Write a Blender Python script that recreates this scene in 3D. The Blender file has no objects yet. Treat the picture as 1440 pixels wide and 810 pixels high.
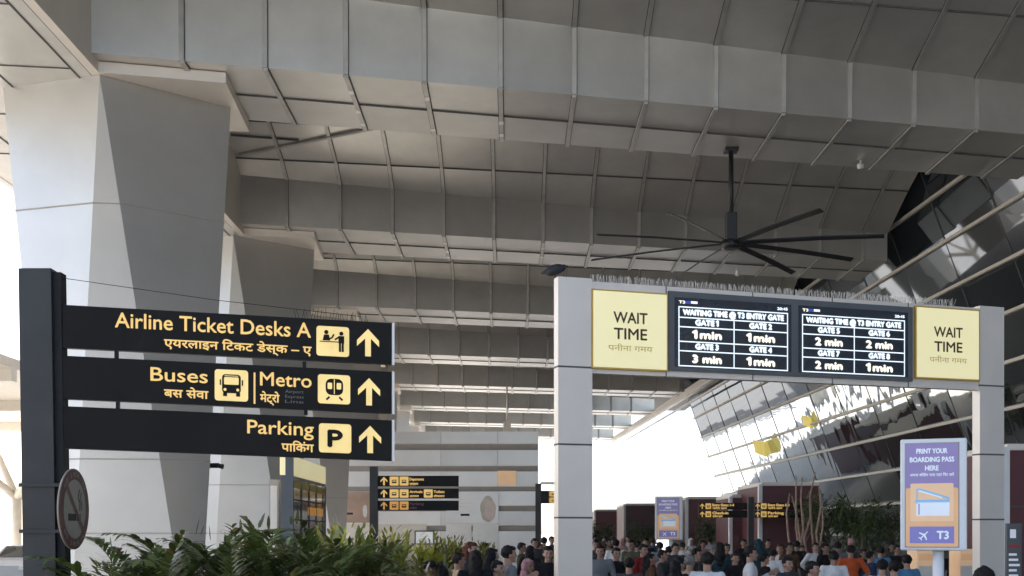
import bpy, bmesh, math, random
from mathutils import Vector, Matrix, noise
R = math.radians
random.seed(7)
scene = bpy.context.scene
C = scene.collection

# ------------------------------------------------------------------ camera, sky, sun, exposure
F, CZ = 1650.0, 1.85                      # focal length in pixels of a 1440 wide picture, eye height
cam_d = bpy.data.cameras.new('camera'); cam = bpy.data.objects.new('camera', cam_d); C.objects.link(cam)
cam.location = (0, 0, CZ); cam.rotation_euler = (R(90), 0, 0)
cam_d.sensor_width = 36; cam_d.lens = F / 1440 * 36; cam_d.shift_y = (750 - 405) / 1440
cam_d.clip_end = 3000; cam_d.clip_start = 0.1
scene.camera = cam

SUN_EL, SUN_AZ = 43, 300                  # degrees; azimuth clockwise from +Y: from the left and ahead
w = bpy.data.worlds.new('World'); scene.world = w; w.use_nodes = True
nt = w.node_tree; bg = nt.nodes['Background']
sky = nt.nodes.new('ShaderNodeTexSky'); sky.sky_type = 'NISHITA'; sky.sun_disc = False
sky.sun_elevation = R(SUN_EL); sky.sun_rotation = R(SUN_AZ); sky.dust_density = 2.0; sky.air_density = 0.7; sky.ozone_density = 0.3
nt.links.new(sky.outputs[0], bg.inputs[0]); bg.inputs[1].default_value = 0.15
sun_d = bpy.data.lights.new('sun', 'SUN'); sun = bpy.data.objects.new('sun', sun_d); C.objects.link(sun)
sun_d.energy = 5.0; sun_d.angle = R(0.5); sun_d.color = (1, .95, .88)
sd = Vector((math.sin(R(SUN_AZ)) * math.cos(R(SUN_EL)), math.cos(R(SUN_AZ)) * math.cos(R(SUN_EL)), math.sin(R(SUN_EL))))
sun.rotation_euler = sd.to_track_quat('Z', 'Y').to_euler()
scene.view_settings.view_transform = 'Standard'; scene.view_settings.look = 'None'
scene.view_settings.exposure = 1.93; scene.view_settings.gamma = 1; scene.view_settings.use_curve_mapping = False
scene.cycles.max_bounces = 10; scene.cycles.diffuse_bounces = 5; scene.cycles.glossy_bounces = 4
scene.cycles.use_denoising = True; scene.cycles.sample_clamp_indirect = 6

# ------------------------------------------------------------------ materials
def mat(name, col, rough=.6, metal=0, var=.12, scale=3.0, bump=0, bscale=40, emit=0, attr=False, objcol=False, spec=.5, trans=0, coord='Object'):
    m = bpy.data.materials.new(name); m.use_nodes = True
    t = m.node_tree; N = t.nodes; L = t.links; b = N['Principled BSDF']
    b.inputs['Roughness'].default_value = rough; b.inputs['Metallic'].default_value = metal
    b.inputs['Specular IOR Level'].default_value = spec
    tc = N.new('ShaderNodeTexCoord'); no = N.new('ShaderNodeTexNoise'); no.inputs['Scale'].default_value = scale
    no.inputs['Detail'].default_value = 6; no.inputs['Roughness'].default_value = .6
    L.new(tc.outputs[coord], no.inputs['Vector'])
    mr = N.new('ShaderNodeMapRange'); mr.inputs['From Min'].default_value = .3; mr.inputs['From Max'].default_value = .7
    mr.inputs['To Min'].default_value = 1 - var; mr.inputs['To Max'].default_value = 1 + var
    L.new(no.outputs['Fac'], mr.inputs['Value'])
    mx = N.new('ShaderNodeMix'); mx.data_type = 'RGBA'; mx.blend_type = 'MULTIPLY'; mx.inputs[0].default_value = 1
    mx.inputs[6].default_value = (*col, 1)
    if objcol:
        oi = N.new('ShaderNodeObjectInfo'); L.new(oi.outputs['Color'], mx.inputs[6])
    L.new(mr.outputs[0], mx.inputs[7]); out = mx.outputs[2]
    if attr:
        at = N.new('ShaderNodeAttribute'); at.attribute_name = 'tint'
        m2 = N.new('ShaderNodeMix'); m2.data_type = 'RGBA'; m2.blend_type = 'MULTIPLY'; m2.inputs[0].default_value = 1
        L.new(out, m2.inputs[6]); L.new(at.outputs['Color'], m2.inputs[7]); out = m2.outputs[2]
    L.new(out, b.inputs['Base Color'])
    if emit:
        L.new(out, b.inputs['Emission Color']); b.inputs['Emission Strength'].default_value = emit
    if bump:
        n2 = N.new('ShaderNodeTexNoise'); n2.inputs['Scale'].default_value = bscale; n2.inputs['Detail'].default_value = 4
        L.new(tc.outputs[coord], n2.inputs['Vector'])
        bp = N.new('ShaderNodeBump'); bp.inputs['Strength'].default_value = bump; bp.inputs['Distance'].default_value = .02
        L.new(n2.outputs['Fac'], bp.inputs['Height']); L.new(bp.outputs[0], b.inputs['Normal'])
    if trans:
        tr = N.new('ShaderNodeBsdfTranslucent'); L.new(out, tr.inputs['Color'])
        ms = N.new('ShaderNodeMixShader'); ms.inputs[0].default_value = trans
        L.new(b.outputs[0], ms.inputs[1]); L.new(tr.outputs[0], ms.inputs[2])
        L.new(ms.outputs[0], N['Material Output'].inputs['Surface'])
    return m

def glassmat(name, tint, dark, lo, hi, rough=.02, bump=.0, bscale=.6):
    m = bpy.data.materials.new(name); m.use_nodes = True
    t = m.node_tree; N = t.nodes; L = t.links; N.remove(N['Principled BSDF'])
    g = N.new('ShaderNodeBsdfGlossy'); g.inputs['Color'].default_value = (*tint, 1); g.inputs['Roughness'].default_value = rough
    d = N.new('ShaderNodeBsdfDiffuse'); d.inputs['Color'].default_value = (*dark, 1)
    lw = N.new('ShaderNodeLayerWeight'); lw.inputs['Blend'].default_value = .35
    mr = N.new('ShaderNodeMapRange'); mr.inputs['To Min'].default_value = lo; mr.inputs['To Max'].default_value = hi
    L.new(lw.outputs['Facing'], mr.inputs['Value'])
    ms = N.new('ShaderNodeMixShader'); L.new(mr.outputs[0], ms.inputs[0]); L.new(d.outputs[0], ms.inputs[1]); L.new(g.outputs[0], ms.inputs[2])
    if bump:
        tc = N.new('ShaderNodeTexCoord'); n2 = N.new('ShaderNodeTexNoise'); n2.inputs['Scale'].default_value = bscale; n2.inputs['Detail'].default_value = 1.5
        mp = N.new('ShaderNodeMapping'); mp.inputs['Scale'].default_value = (.4, .85, .24); L.new(tc.outputs['Object'], mp.inputs['Vector']); L.new(mp.outputs[0], n2.inputs['Vector'])
        bp = N.new('ShaderNodeBump'); bp.inputs['Strength'].default_value = bump; bp.inputs['Distance'].default_value = .1
        L.new(n2.outputs['Fac'], bp.inputs['Height']); L.new(bp.outputs[0], g.inputs['Normal'])
    L.new(ms.outputs[0], N['Material Output'].inputs['Surface'])
    return m

M = {}
M['panel'] = mat('roof_panel', (.57, .555, .52),   .36, .65, .09, .9, .03, 30, attr=True)
M['batten'] = mat('roof_batten', (.46, .445, .42), .4, .6)
M['seam'] = mat('dark_seam', (.09, .087, .082), .7)
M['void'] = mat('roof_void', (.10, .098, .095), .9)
M['column'] = mat('column_cladding', (.52, .505, .475), .42, .62, .07, .6, .03, 12)
M['white'] = mat('white_paint', (.78, .77, .74), .5, 0, .05)
M['cream'] = mat('cream_metal', (.66, .61, .53), .45, 0, .06)
M['gantry'] = mat('grey_composite', (.72, .66, .585), .42, .3, .04, 1.5)
M['frame'] = mat('screen_frame', (.09, .10, .105), .45, 0, .08)
M['post'] = mat('dark_grey_metal', (.034, .033, .030), .45, .1, .22, 2.0, .03, 60, spec=.3)
M['postdark'] = mat('black_metal', (.010, .010, .010), .5, .0, .15, spec=.15)
M['black'] = mat('sign_black', (.010, .0085, .0065), .42, 0, .15, 3, spec=.10)
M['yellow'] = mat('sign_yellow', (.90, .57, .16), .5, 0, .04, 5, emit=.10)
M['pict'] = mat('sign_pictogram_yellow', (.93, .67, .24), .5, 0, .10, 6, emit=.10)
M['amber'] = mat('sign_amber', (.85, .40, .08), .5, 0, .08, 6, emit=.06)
M['faint'] = mat('sign_faint', (.16, .15, .12), .6)
M['lightbox'] = mat('cream_lightbox', (.90, .80, .44), .5, 0, .02, 1, emit=.12)
M['gold'] = mat('gold_trim', (.55, .36, .07), .4, .3, .08)
M['brown'] = mat('brown_letters', (.06, .035, .012), .6)
M['ochre'] = mat('ochre_letters', (.55, .42, .10), .6)
M['screen'] = mat('screen_navy', (.006, .012, .022), .18, 0, .25, 2, emit=.12)
M['screenwhite'] = mat('screen_white', (.85, .92, .95), .4, 0, .03, emit=.22)
M['screencream'] = mat('screen_cream', (.98, .92, .75), .4, 0, .03, emit=.22)
M['screenblue'] = mat('screen_blue', (.03, .07, .40), .4, 0, .03, emit=.15)
M['fan'] = mat('fan_black', (.012, .012, .012), .4, .2)
M['maroon'] = mat('maroon_cladding', (.10, .018, .022), .5, 0, .14, 1.5)
M['purple'] = mat('poster_purple', (.27, .21, .40), .45, 0, .06, 2, emit=.06)
M['indigo'] = mat('poster_indigo', (.22, .20, .46), .45, 0, .04, 2, emit=.06)
M['orange'] = mat('poster_orange', (.82, .46, .22), .45, 0, .05, 2, emit=.05)
M['peach'] = mat('poster_peach', (.86, .56, .32), .45, 0, .05, 2, emit=.05)
M['pwhite'] = mat('poster_white', (.80, .84, .86), .45, 0, .03, 2, emit=.05)
M['pblue'] = mat('poster_blue', (.28, .50, .74), .45, 0, .04, 2, emit=.05)
M['wallgrey'] = mat('hall_panel', (.72, .70, .675), .3, .25, .07, .5, attr=True)
M['wallband'] = mat('hall_band', (.36, .325, .285), .6, 0, .08)
M['poster'] = mat('brown_poster', (.36, .24, .17), .4, 0, .15, 1.2)
M['posterdark'] = mat('poster_dark', (.50, .44, .39), .45, 0, .2, 1.5)
M['posterpink'] = mat('poster_pink', (.60, .50, .45), .45, 0, .1, 1.5)
M['rust'] = mat('no_smoking_red', (.12, .045, .035), .5, 0, .2, 8)
M['disc'] = mat('no_smoking_face', (.27, .255, .21), .5, 0, .12, 4)
M['rim'] = mat('disc_rim', (.26, .21, .17), .4)
M['bark'] = mat('bark', (.12, .085, .06), .8, 0, .3, 12, .3, 30)
M['wood'] = mat('driftwood', (.40, .26, .19), .7, 0, .35, 8, .2, 30)
M['leaf'] = mat('leaf', (.085, .125, .03), .34, 0, .25, 3, attr=True, trans=.25)
M['leafy'] = mat('leaf_yellow', (.14, .13, .025), .45, 0, .25, 3, attr=True, trans=.25)
M['treeleaf'] = mat('tree_leaf', (.075, .115, .03), .5, 0, .3, 1, attr=True, trans=.25)
M['soil'] = mat('soil', (.05, .035, .025), .9)
M['stone'] = mat('planter_stone', (.32, .30, .28), .7, 0, .12, 4)
M['ground'] = mat('concrete', (.42, .40, .365), .8, 0, .15, .15, .1, 20)
M['pave'] = mat('pavement', (.18, .172, .16), .55, 0, .14, .4, .05, 10)
M['asphalt'] = mat('asphalt', (.06, .06, .06), .8, 0, .2, 1, .2, 60)
M['line'] = mat('road_paint', (.75, .75, .72), .6)
M['steelblue'] = mat('kiosk_glass', (.05, .07, .10), .12, 0, .3, 1.5)
M['skin'] = mat('skin', (.40, .22, .14), .5, 0, .06, 9, objcol=True)
M['eye'] = mat('eye_dark', (.02, .015, .012), .3)
M['lip'] = mat('lip', (.26, .10, .08), .5)
M['hair'] = mat('hair', (.02, .015, .012), .6, 0, .35, 30, .3, 90, objcol=True, spec=.15)
M['cloth'] = mat('cloth', (.5, .5, .5), .85, 0, .12, 7, .35, 14, objcol=True, spec=.12)
M['shoe'] = mat('shoe', (.03, .028, .026), .5)
M['yellowcloth'] = mat('yellow_banner_glow', (.92, .72, .20), .6, 0, .1, 2, emit=.12)  # even glow added to brighten folds that face away from the light
M['carpaint'] = mat('pale_car_paint', (.62, .61, .58), .25, .1, .04)
M['rubber'] = mat('rubber', (.02, .02, .02), .8)
M['lamp'] = mat('fixture_white', (.75, .74, .70), .4)
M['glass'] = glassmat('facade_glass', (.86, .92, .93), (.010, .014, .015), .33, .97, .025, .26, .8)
M['dimglass'] = glassmat('dark_dim_reflection_glass', (.8, .85, .9), (.012, .016, .018), .06, .38, .03)
M['bird'] = mat('bird_dark', (.02, .02, .024), .6, 0, .3, 30)
M['red'] = mat('red_panel', (.35, .03, .03), .5)

# ------------------------------------------------------------------ mesh helpers
class MB:
    def __init__(s): s.v = []; s.f = []; s.m = []; s.t = []; s.sm = []
    def face(s, pts, mi=0, tint=None, smooth=False):
        i = len(s.v); s.v += [Vector(p) for p in pts]; s.f.append(tuple(range(i, i + len(pts)))); s.m.append(mi); s.t.append(tint); s.sm.append(smooth)
    def raw(s, vs, fs, mi=0, tint=None, smooth=False):
        i = len(s.v); s.v += [Vector(p) for p in vs]
        for f in fs: s.f.append(tuple(i + k for k in f)); s.m.append(mi); s.t.append(tint); s.sm.append(smooth)
    def hexa(s, b, t, mi=0, tint=None):
        """b,t: four bottom and four top corners (ccw seen from above)"""
        s.raw(list(b) + list(t), [(3, 2, 1, 0), (4, 5, 6, 7), (0, 1, 5, 4), (1, 2, 6, 5), (2, 3, 7, 6), (3, 0, 4, 7)], mi, tint)
    def box(s, x0, x1, y0, y1, z0, z1, mi=0, bev=0, tint=None):
        if not bev:
            s.hexa([(x0, y0, z0), (x1, y0, z0), (x1, y1, z0), (x0, y1, z0)], [(x0, y0, z1), (x1, y0, z1), (x1, y1, z1), (x0, y1, z1)], mi, tint); return
        bm = bmesh.new(); r = bmesh.ops.create_cube(bm, size=1)
        for v in bm.verts: v.co = Vector(((x0 + x1) / 2 + v.co.x * (x1 - x0), (y0 + y1) / 2 + v.co.y * (y1 - y0), (z0 + z1) / 2 + v.co.z * (z1 - z0)))
        bmesh.ops.bevel(bm, geom=list(bm.edges), offset=bev, segments=2, profile=.7, affect='EDGES')
        s.bm(bm, mi)
    def bm(s, bm, mi=0, smooth=False):
        bm.verts.index_update(); s.raw([v.co.copy() for v in bm.verts], [[v.index for v in f.verts] for f in bm.faces], mi, None, smooth); bm.free()
    def bar(s, p, q, wd, dp, mi=0, up=(0, 0, 1)):
        p = Vector(p); q = Vector(q); d = (q - p).normalized(); u = Vector(up)
        a = d.cross(u)
        if a.length < 1e-4: a = d.cross(Vector((1, 0, 0)))
        a.normalize(); b = a.cross(d).normalized(); a = a * wd / 2; b = b * dp / 2
        vs = [p - a - b, p + a - b, p + a + b, p - a + b, q - a - b, q + a - b, q + a + b, q - a + b]
        s.raw(vs, [(0, 1, 2, 3), (7, 6, 5, 4), (0, 4, 5, 1), (1, 5, 6, 2), (2, 6, 7, 3), (3, 7, 4, 0)], mi)
    def tube(s, pts, rads, n=10, mi=0, cap=True):
        pts = [Vector(p) for p in pts]
        if not isinstance(rads, (list, tuple)): rads = [rads] * len(pts)
        base = len(s.v); prev = None
        for i, p in enumerate(pts):
            d = (pts[min(i + 1, len(pts) - 1)] - pts[max(i - 1, 0)]).normalized()
            if prev is None:
                a = d.orthogonal().normalized()
            else:
                a = (prev - d * prev.dot(d)).normalized()
            prev = a; b = d.cross(a)
            for k in range(n):
                t = 2 * math.pi * k / n; s.v.append(p + (a * math.cos(t) + b * math.sin(t)) * rads[i])
        for i in range(len(pts) - 1):
            for k in range(n):
                a0 = base + i * n + k; a1 = base + i * n + (k + 1) % n
                s.f.append((a0, a1, a1 + n, a0 + n)); s.m.append(mi); s.t.append(None); s.sm.append(True)
        if cap:
            s.f.append(tuple(base + k for k in reversed(range(n)))); s.m.append(mi); s.t.append(None); s.sm.append(False)
            e = base + (len(pts) - 1) * n; s.f.append(tuple(e + k for k in range(n))); s.m.append(mi); s.t.append(None); s.sm.append(False)
    def build(s, name, mats, parent=None, loc=None):
        me = bpy.data.meshes.new(name)
        off = Vector(loc) if loc is not None else Vector((0, 0, 0))
        me.from_pydata([tuple(v - off) for v in s.v], [], s.f)
        if not isinstance(mats, (list, tuple)): mats = [mats]
        for m in mats: me.materials.append(M[m])
        me.polygons.foreach_set('material_index', s.m)
        me.polygons.foreach_set('use_smooth', s.sm)
        if any(t is not None for t in s.t):
            a = me.color_attributes.new('tint', 'FLOAT_COLOR', 'CORNER'); i = 0
            for p, t in zip(me.polygons, s.t):
                c = (1, 1, 1) if t is None else ((t, t, t) if not isinstance(t, tuple) else t)
                for _ in p.loop_indices: a.data[i].color = (*c, 1); i += 1
        elif any(m in ('panel', 'wallgrey', 'leaf', 'leafy', 'treeleaf') for m in mats):
            a = me.color_attributes.new('tint', 'FLOAT_COLOR', 'CORNER')
            for d in a.data: d.color = (1, 1, 1, 1)
        me.update()
        o = bpy.data.objects.new(name, me); C.objects.link(o)
        if loc is not None: o.location = off
        if parent is not None:
            o.parent = parent
            if loc is None or True:
                # vertices are given in world space: take the parent's place out
                o.location = off - PW(parent)
        return o
def PW(o):
    p = Vector(o.location)
    while o.parent: o = o.parent; p += Vector(o.location)
    return p
def tag(o, label=None, cat=None, group=None, kind=None):
    if label: o['label'] = label
    if cat: o['category'] = cat
    if group: o['group'] = group
    if kind: o['kind'] = kind
    return o
def thing(name, label, cat, loc=(0, 0, 0), group=None):
    o = bpy.data.objects.new(name, None); C.objects.link(o); o.location = loc; o.empty_display_size = .2
    return tag(o, label, cat, group)
def copy_tree(o, parent=None):
    c = o.copy(); C.objects.link(c)
    if parent is not None: c.parent = parent
    for ch in list(o.children): copy_tree(ch, c)
    return c
def P(px, py, Y): return Vector(((px - 720) * Y / F, Y, CZ + (750 - py) * Y / F))

# ---- flat artwork on a sign face
_tc = {}
def textgeo(body):
    if body in _tc: return _tc[body]
    if body.startswith('1 ') or body.endswith(' 1'):      # a figure one with a flag and no serif
        rest = body[2:] if body.startswith('1 ') else body[:-2]
        vs, fs = textgeo(rest); vs = list(vs); fs = list(fs); x0 = min(x for x, y in vs); x1 = max(x for x, y in vs)
        ox = x0 - .52 if body.startswith('1 ') else x1 + .24
        b = len(vs); vs += [(ox + x, y) for x, y in ((.17, 0), (.29, 0), (.29, .73), (.2, .73), (.17, .70), (.02, .60), (.02, .50), (.17, .56))]
        fs += [(b, b + 1, b + 2, b + 3, b + 4, b + 7), (b + 4, b + 5, b + 6, b + 7)]
        _tc[body] = (vs, fs); return vs, fs
    cu = bpy.data.curves.new('tmp', 'FONT'); cu.body = body; cu.size = 1; cu.resolution_u = 3
    ob = bpy.data.objects.new('tmp', cu); C.objects.link(ob)
    dg = bpy.context.evaluated_depsgraph_get(); me = bpy.data.meshes.new_from_object(ob.evaluated_get(dg))
    vs = [(v.co.x, v.co.y) for v in me.vertices]; fs = [tuple(p.vertices) for p in me.polygons]
    bpy.data.objects.remove(ob); bpy.data.curves.remove(cu); bpy.data.meshes.remove(me)
    _tc[body] = (vs, fs); return vs, fs
class Plane:
    """a sign face: origin, u along it, v up it, n out of it; px() finds the place on the face seen at a photo pixel"""
    def __init__(s, o, u, v, n): s.o = Vector(o); s.u = Vector(u); s.v = Vector(v); s.n = Vector(n).normalized()
    def at(s, u, v, off=0): return s.o + s.u * u + s.v * v + s.n * off
    def px(s, x, y):
        d = Vector(((x - 720) / F, 1, (750 - y) / F)); c = Vector((0, 0, CZ))
        nn = s.u.cross(s.v); t = nn.dot(s.o - c) / nn.dot(d); q = c + d * t - s.o
        a, b, k = s.u.dot(s.u), s.u.dot(s.v), s.v.dot(s.v); e, f = q.dot(s.u), q.dot(s.v); D = a * k - b * b
        return ((e * k - f * b) / D, (f * a - e * b) / D)
    def poly(s, mb, uv, mi=0, off=.004): mb.face([s.at(u, v, off) for u, v in uv], mi)
    def rect(s, mb, u0, v0, u1, v1, mi=0, off=.004, r=0):
        if not r: s.poly(mb, [(u0, v0), (u1, v0), (u1, v1), (u0, v1)], mi, off); return
        pts = []
        for cx, cy, a0 in ((u1 - r, v0 + r, -90), (u1 - r, v1 - r, 0), (u0 + r, v1 - r, 90), (u0 + r, v0 + r, 180)):
            for k in range(5): a = R(a0 + k * 22.5); pts.append((cx + r * math.cos(a), cy + r * math.sin(a)))
        s.poly(mb, pts, mi, off)
    def disc(s, mb, u, v, ru, rv=None, mi=0, off=.004, n=20):
        rv = rv or ru
        s.poly(mb, [(u + ru * math.cos(2 * math.pi * k / n), v + rv * math.sin(2 * math.pi * k / n)) for k in range(n)], mi, off)
    def line(s, mb, pts, wd, mi=0, off=.006):
        for (a, b), (c, d) in zip(pts, pts[1:]):
            L = math.hypot(c - a, d - b) or 1; nx, ny = -(d - b) / L * wd / 2, (c - a) / L * wd / 2
            s.poly(mb, [(a - nx, b - ny), (c - nx, d - ny), (c + nx, d + ny), (a + nx, b + ny)], mi, off)
    def text(s, mb, body, u0, v0, width=None, cap=.1, mi=0, off=.005, bold=0, align='L', maxw=None):
        """cap: height of a capital; width: stretch to this width"""
        vs, fs = textgeo(body)
        if not vs: return
        x0 = min(x for x, y in vs); x1 = max(x for x, y in vs); sc = cap / .73; sx = sc
        if width: sx = width / max(x1 - x0, 1e-6)
        wd = (x1 - x0) * sx; sh = {'L': 0, 'C': -wd / 2, 'R': -wd}[align]
        ofs = [(0, 0)] if not bold else [(-bold, 0), (bold, 0), (0, bold), (0, -bold)]
        for k, (bx, by) in enumerate(ofs):
            mb.raw([s.at(u0 + sh + (x - x0) * sx + bx, v0 + y * sc + by, off + k * .0004) for x, y in vs], fs, mi)
    def text_px(s, mb, body, a, b, cap_px, mi=0, off=.005, bold=0):
        """write from photo pixel a to b along the baseline"""
        ua, va = s.px(*a); ub, vb = s.px(*b); uc, vc = s.px(a[0], a[1] - cap_px)
        s.text(mb, body, ua, (va + vb) / 2, ub - ua, vc - va, mi, off, bold)
    def rect_px(s, mb, x0, y0, x1, y1, mi=0, off=.004, r=0):
        a = s.px(x0, y1); b = s.px(x1, y1); c = s.px(x0, y0); s.rect(mb, a[0], a[1], b[0], c[1], mi, off, r)
    def slab(s, mb, u0, v0, u1, v1, n0, n1, mi=0):
        """solid box on the face from depth n0 (back) to n1 (front)"""
        b = [s.at(u0, v0, n1), s.at(u1, v0, n1), s.at(u1, v0, n0), s.at(u0, v0, n0)]
        t = [s.at(u0, v1, n1), s.at(u1, v1, n1), s.at(u1, v1, n0), s.at(u0, v1, n0)]
        mb.hexa(b, t, mi)

# ------------------------------------------------------------------ ground
g = MB(); g.box(-900, 900, -300, 1500, -.5, -.012); tag(g.build('ground', 'ground'), kind='structure')
g = MB(); g.box(-14.5, 19.5, -40, 46, -.2, 0); tag(g.build('forecourt_pavement', 'pave'), kind='structure')
g = MB(); g.box(-22.5, -15, -200, 400, -.1, -.004); tag(g.build('road', 'asphalt'), kind='structure')
g = MB(); g.box(-15, -14.5, -60, 170, -.1, .12, 0, .02); tag(g.build('kerb', 'stone'), kind='structure')
g = MB()
for k in range(60): g.box(-18.85, -18.7, -60 + k * 6, -57 + k * 6, -.05, .001)
tag(g.build('road_markings', 'line'), kind='structure')

# ------------------------------------------------------------------ canopy roof
ZB = CZ + 10.0                             # underside of the beams
ZT = 15.3                                  # top of the folds
def by(k, X): return 26.4 + 13.45 * k + .231 * X
def roof_end(Y): return 15.3 - .0385 * Y
def profile(k, X):
    Y = by(k, X); h = max(.7, (1.58 if k <= 0 else 1.33) - .026 * X)
    return [Vector((X, Y - 7.0, ZT)), Vector((X, Y - .75 - .07 * (X + 8), ZB + 1.9)), Vector((X, Y, ZB + h)), Vector((X, Y + .03, ZB)),
            Vector((X, Y + 1.73, ZB - .0)), Vector((X, Y + 3.46, ZB)), Vector((X, Y + 3.7, ZT)), Vector((X, Y + 6.45, ZT))]
roof = thing('canopy_roof', 'folded grey panelled canopy roof of deep cross beams over the forecourt', 'roof', (0, 26, 0))
rr = random.Random(3)
K0, K1 = 0, 7
for k in range(K0, K1 + 1):
    XL = -8.75; XR = roof_end(26.4 + 13.45 * k) - .0
    ribs = []; n = -20
    while n < 20:
        x = -.26 - .35 * k + 1.68 * n
        if XL + .3 < x < XR - .3: ribs.append(x)
        n += 1
    xs = [XL] + ribs + [XR]
    mb = MB()
    for a, b in zip(xs, xs[1:]):
        pa, pb = profile(k, a), profile(k, b)
        for i in range(7):
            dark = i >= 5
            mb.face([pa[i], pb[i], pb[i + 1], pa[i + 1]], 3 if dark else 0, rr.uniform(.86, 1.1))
    for x in ribs:                                       # raised joint covers along each panel joint
        p = profile(k, x)
        for i in range(5):
            d = (p[i + 1] - p[i]); nrm = Vector((0, -d.z, d.y)).normalized()
            if i >= 3: nrm = Vector((0, 0, -1))
            a = nrm.cross(d.normalized())  .normalized() * .052; o = -nrm * .0
            q0, q1 = p[i], p[i + 1]
            if nrm.z > 0: nrm = -nrm
            e = nrm * .06
            g2, e2 = a * 1.35, nrm * .012
            mb.raw([q0 - g2 + e2, q0 + g2 + e2, q1 + g2 + e2, q1 - g2 + e2], [(0, 1, 2, 3)], 2)
            mb.raw([q0 - a, q0 + a, q1 + a, q1 - a, q0 - a + e, q0 + a + e, q1 + a + e, q1 - a + e],
                   [(4, 5, 6, 7), (0, 1, 5, 4), (1, 2, 6, 5), (2, 3, 7, 6), (3, 0, 4, 7)], 1)
    for i, wd in ((1, .035), (4, .03)):                   # long seams across the panels
        for a, b in zip(xs, xs[1:]):
            mb.bar(profile(k, a)[i] - Vector((0, 0, .012)), profile(k, b)[i] - Vector((0, 0, .012)), wd, .05, 2)
    # diagonal fold at the column end and its parallel joints
    if k >= 0:
        def up(X, t): p = profile(k, X); return p[1].lerp(p[0], t) - Vector((0, 0, .03))
        mb.bar(up(-8.6, .03), up(-3.9, .36), .16, .08, 1)
        mb.bar(up(-8.6, .2), up(-6.6, .19), .05, .05, 2); mb.bar(up(-8.6, .33), up(-4.6, .34), .05, .05, 2)
    # small bright fixing plates on the joints under the beam
    for x in ribs:
        if k in (0, 1, 2) and -4.5 < x < 2.5 and rr.random() < .75:
            p = profile(k, x)
            for f in (.25, .6, .85):
                if rr.random() < .7:
                    q = p[3].lerp(p[5], f); mb.box(q.x - .055, q.x + .055, q.y - .09, q.y + .09, q.z - .075, q.z - .061, 4)
    mb.build('ceiling_beam', ['panel', 'batten', 'seam', 'void', 'lamp'], roof)
    wl = MB(); wl.hexa([(-8.95, by(k, -8.8) - 7, CZ + 9.76), (-8.75, by(k, -8.75) - 7, CZ + 9.76), (-8.75, by(k, -8.75) + 6.45, CZ + 9.76), (-8.95, by(k, -8.8) + 6.45, CZ + 9.76)],
                       [(-8.95, by(k, -8.8) - 7, ZT), (-8.75, by(k, -8.75) - 7, ZT), (-8.75, by(k, -8.75) + 6.45, ZT), (-8.95, by(k, -8.8) + 6.45, ZT)], 0)
    wl.build('end_wall', ['gantry'], roof)
top = MB(); top.box(-15, 19, 7, by(K1, 12) + 6, ZT + .05, ZT + .3); top.build('roof_deck_blocker', 'void', roof)  # unseen sheet added over the folds, run nearer to block sky light
ed = MB()                                                # long edge beam with its gutter pipes over the glass
def ept(Y, dx, z): return Vector((roof_end(Y) + dx, Y, z))
ed.bar(ept(62, .25, ZB - .1), ept(125, .25, ZB - .1), .35, .5); ed.build('edge_beam', 'gantry', roof)
for dx, z in ((-.25, ZB - .55), (.15, ZB - .95)):
    q = MB(); q.bar(ept(62, dx, z), ept(125, dx, z), .12, .12); q.build('edge_rail', 'white', roof)
# outboard part over the kerb
ob = MB()
YO0, YO1 = 0, 42
ys = [YO0 + 3.0 * i for i in range(int((YO1 - YO0) / 3.0) + 1)]
for a, b in zip(ys, ys[1:]):
    for x0, x1 in ((-14, -12.6), (-12.6, -10.9), (-10.9, -9.25), (-9.25, -8.96)):
        ob.face([(x0, a, CZ + 9.75), (x0, b, CZ + 9.75), (x1, b, CZ + 9.75), (x1, a, CZ + 9.75)], 0, rr.uniform(.93, 1.07))
    ob.bar((-14, b, CZ + 9.745), (-9.25, b + .6, CZ + 9.745), .035, .02, 1)
for x in (-12.6, -10.9, -9.25): ob.bar((x, YO0, CZ + 9.745), (x, YO1, CZ + 9.745), .035, .022, 1)
ob.bar((-14.1, YO0, CZ + 10.1), (-14.1, YO1, CZ + 10.1), .2, .72, 0)
ob.build('outer_soffit', ['panel', 'seam'], roof)
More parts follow.
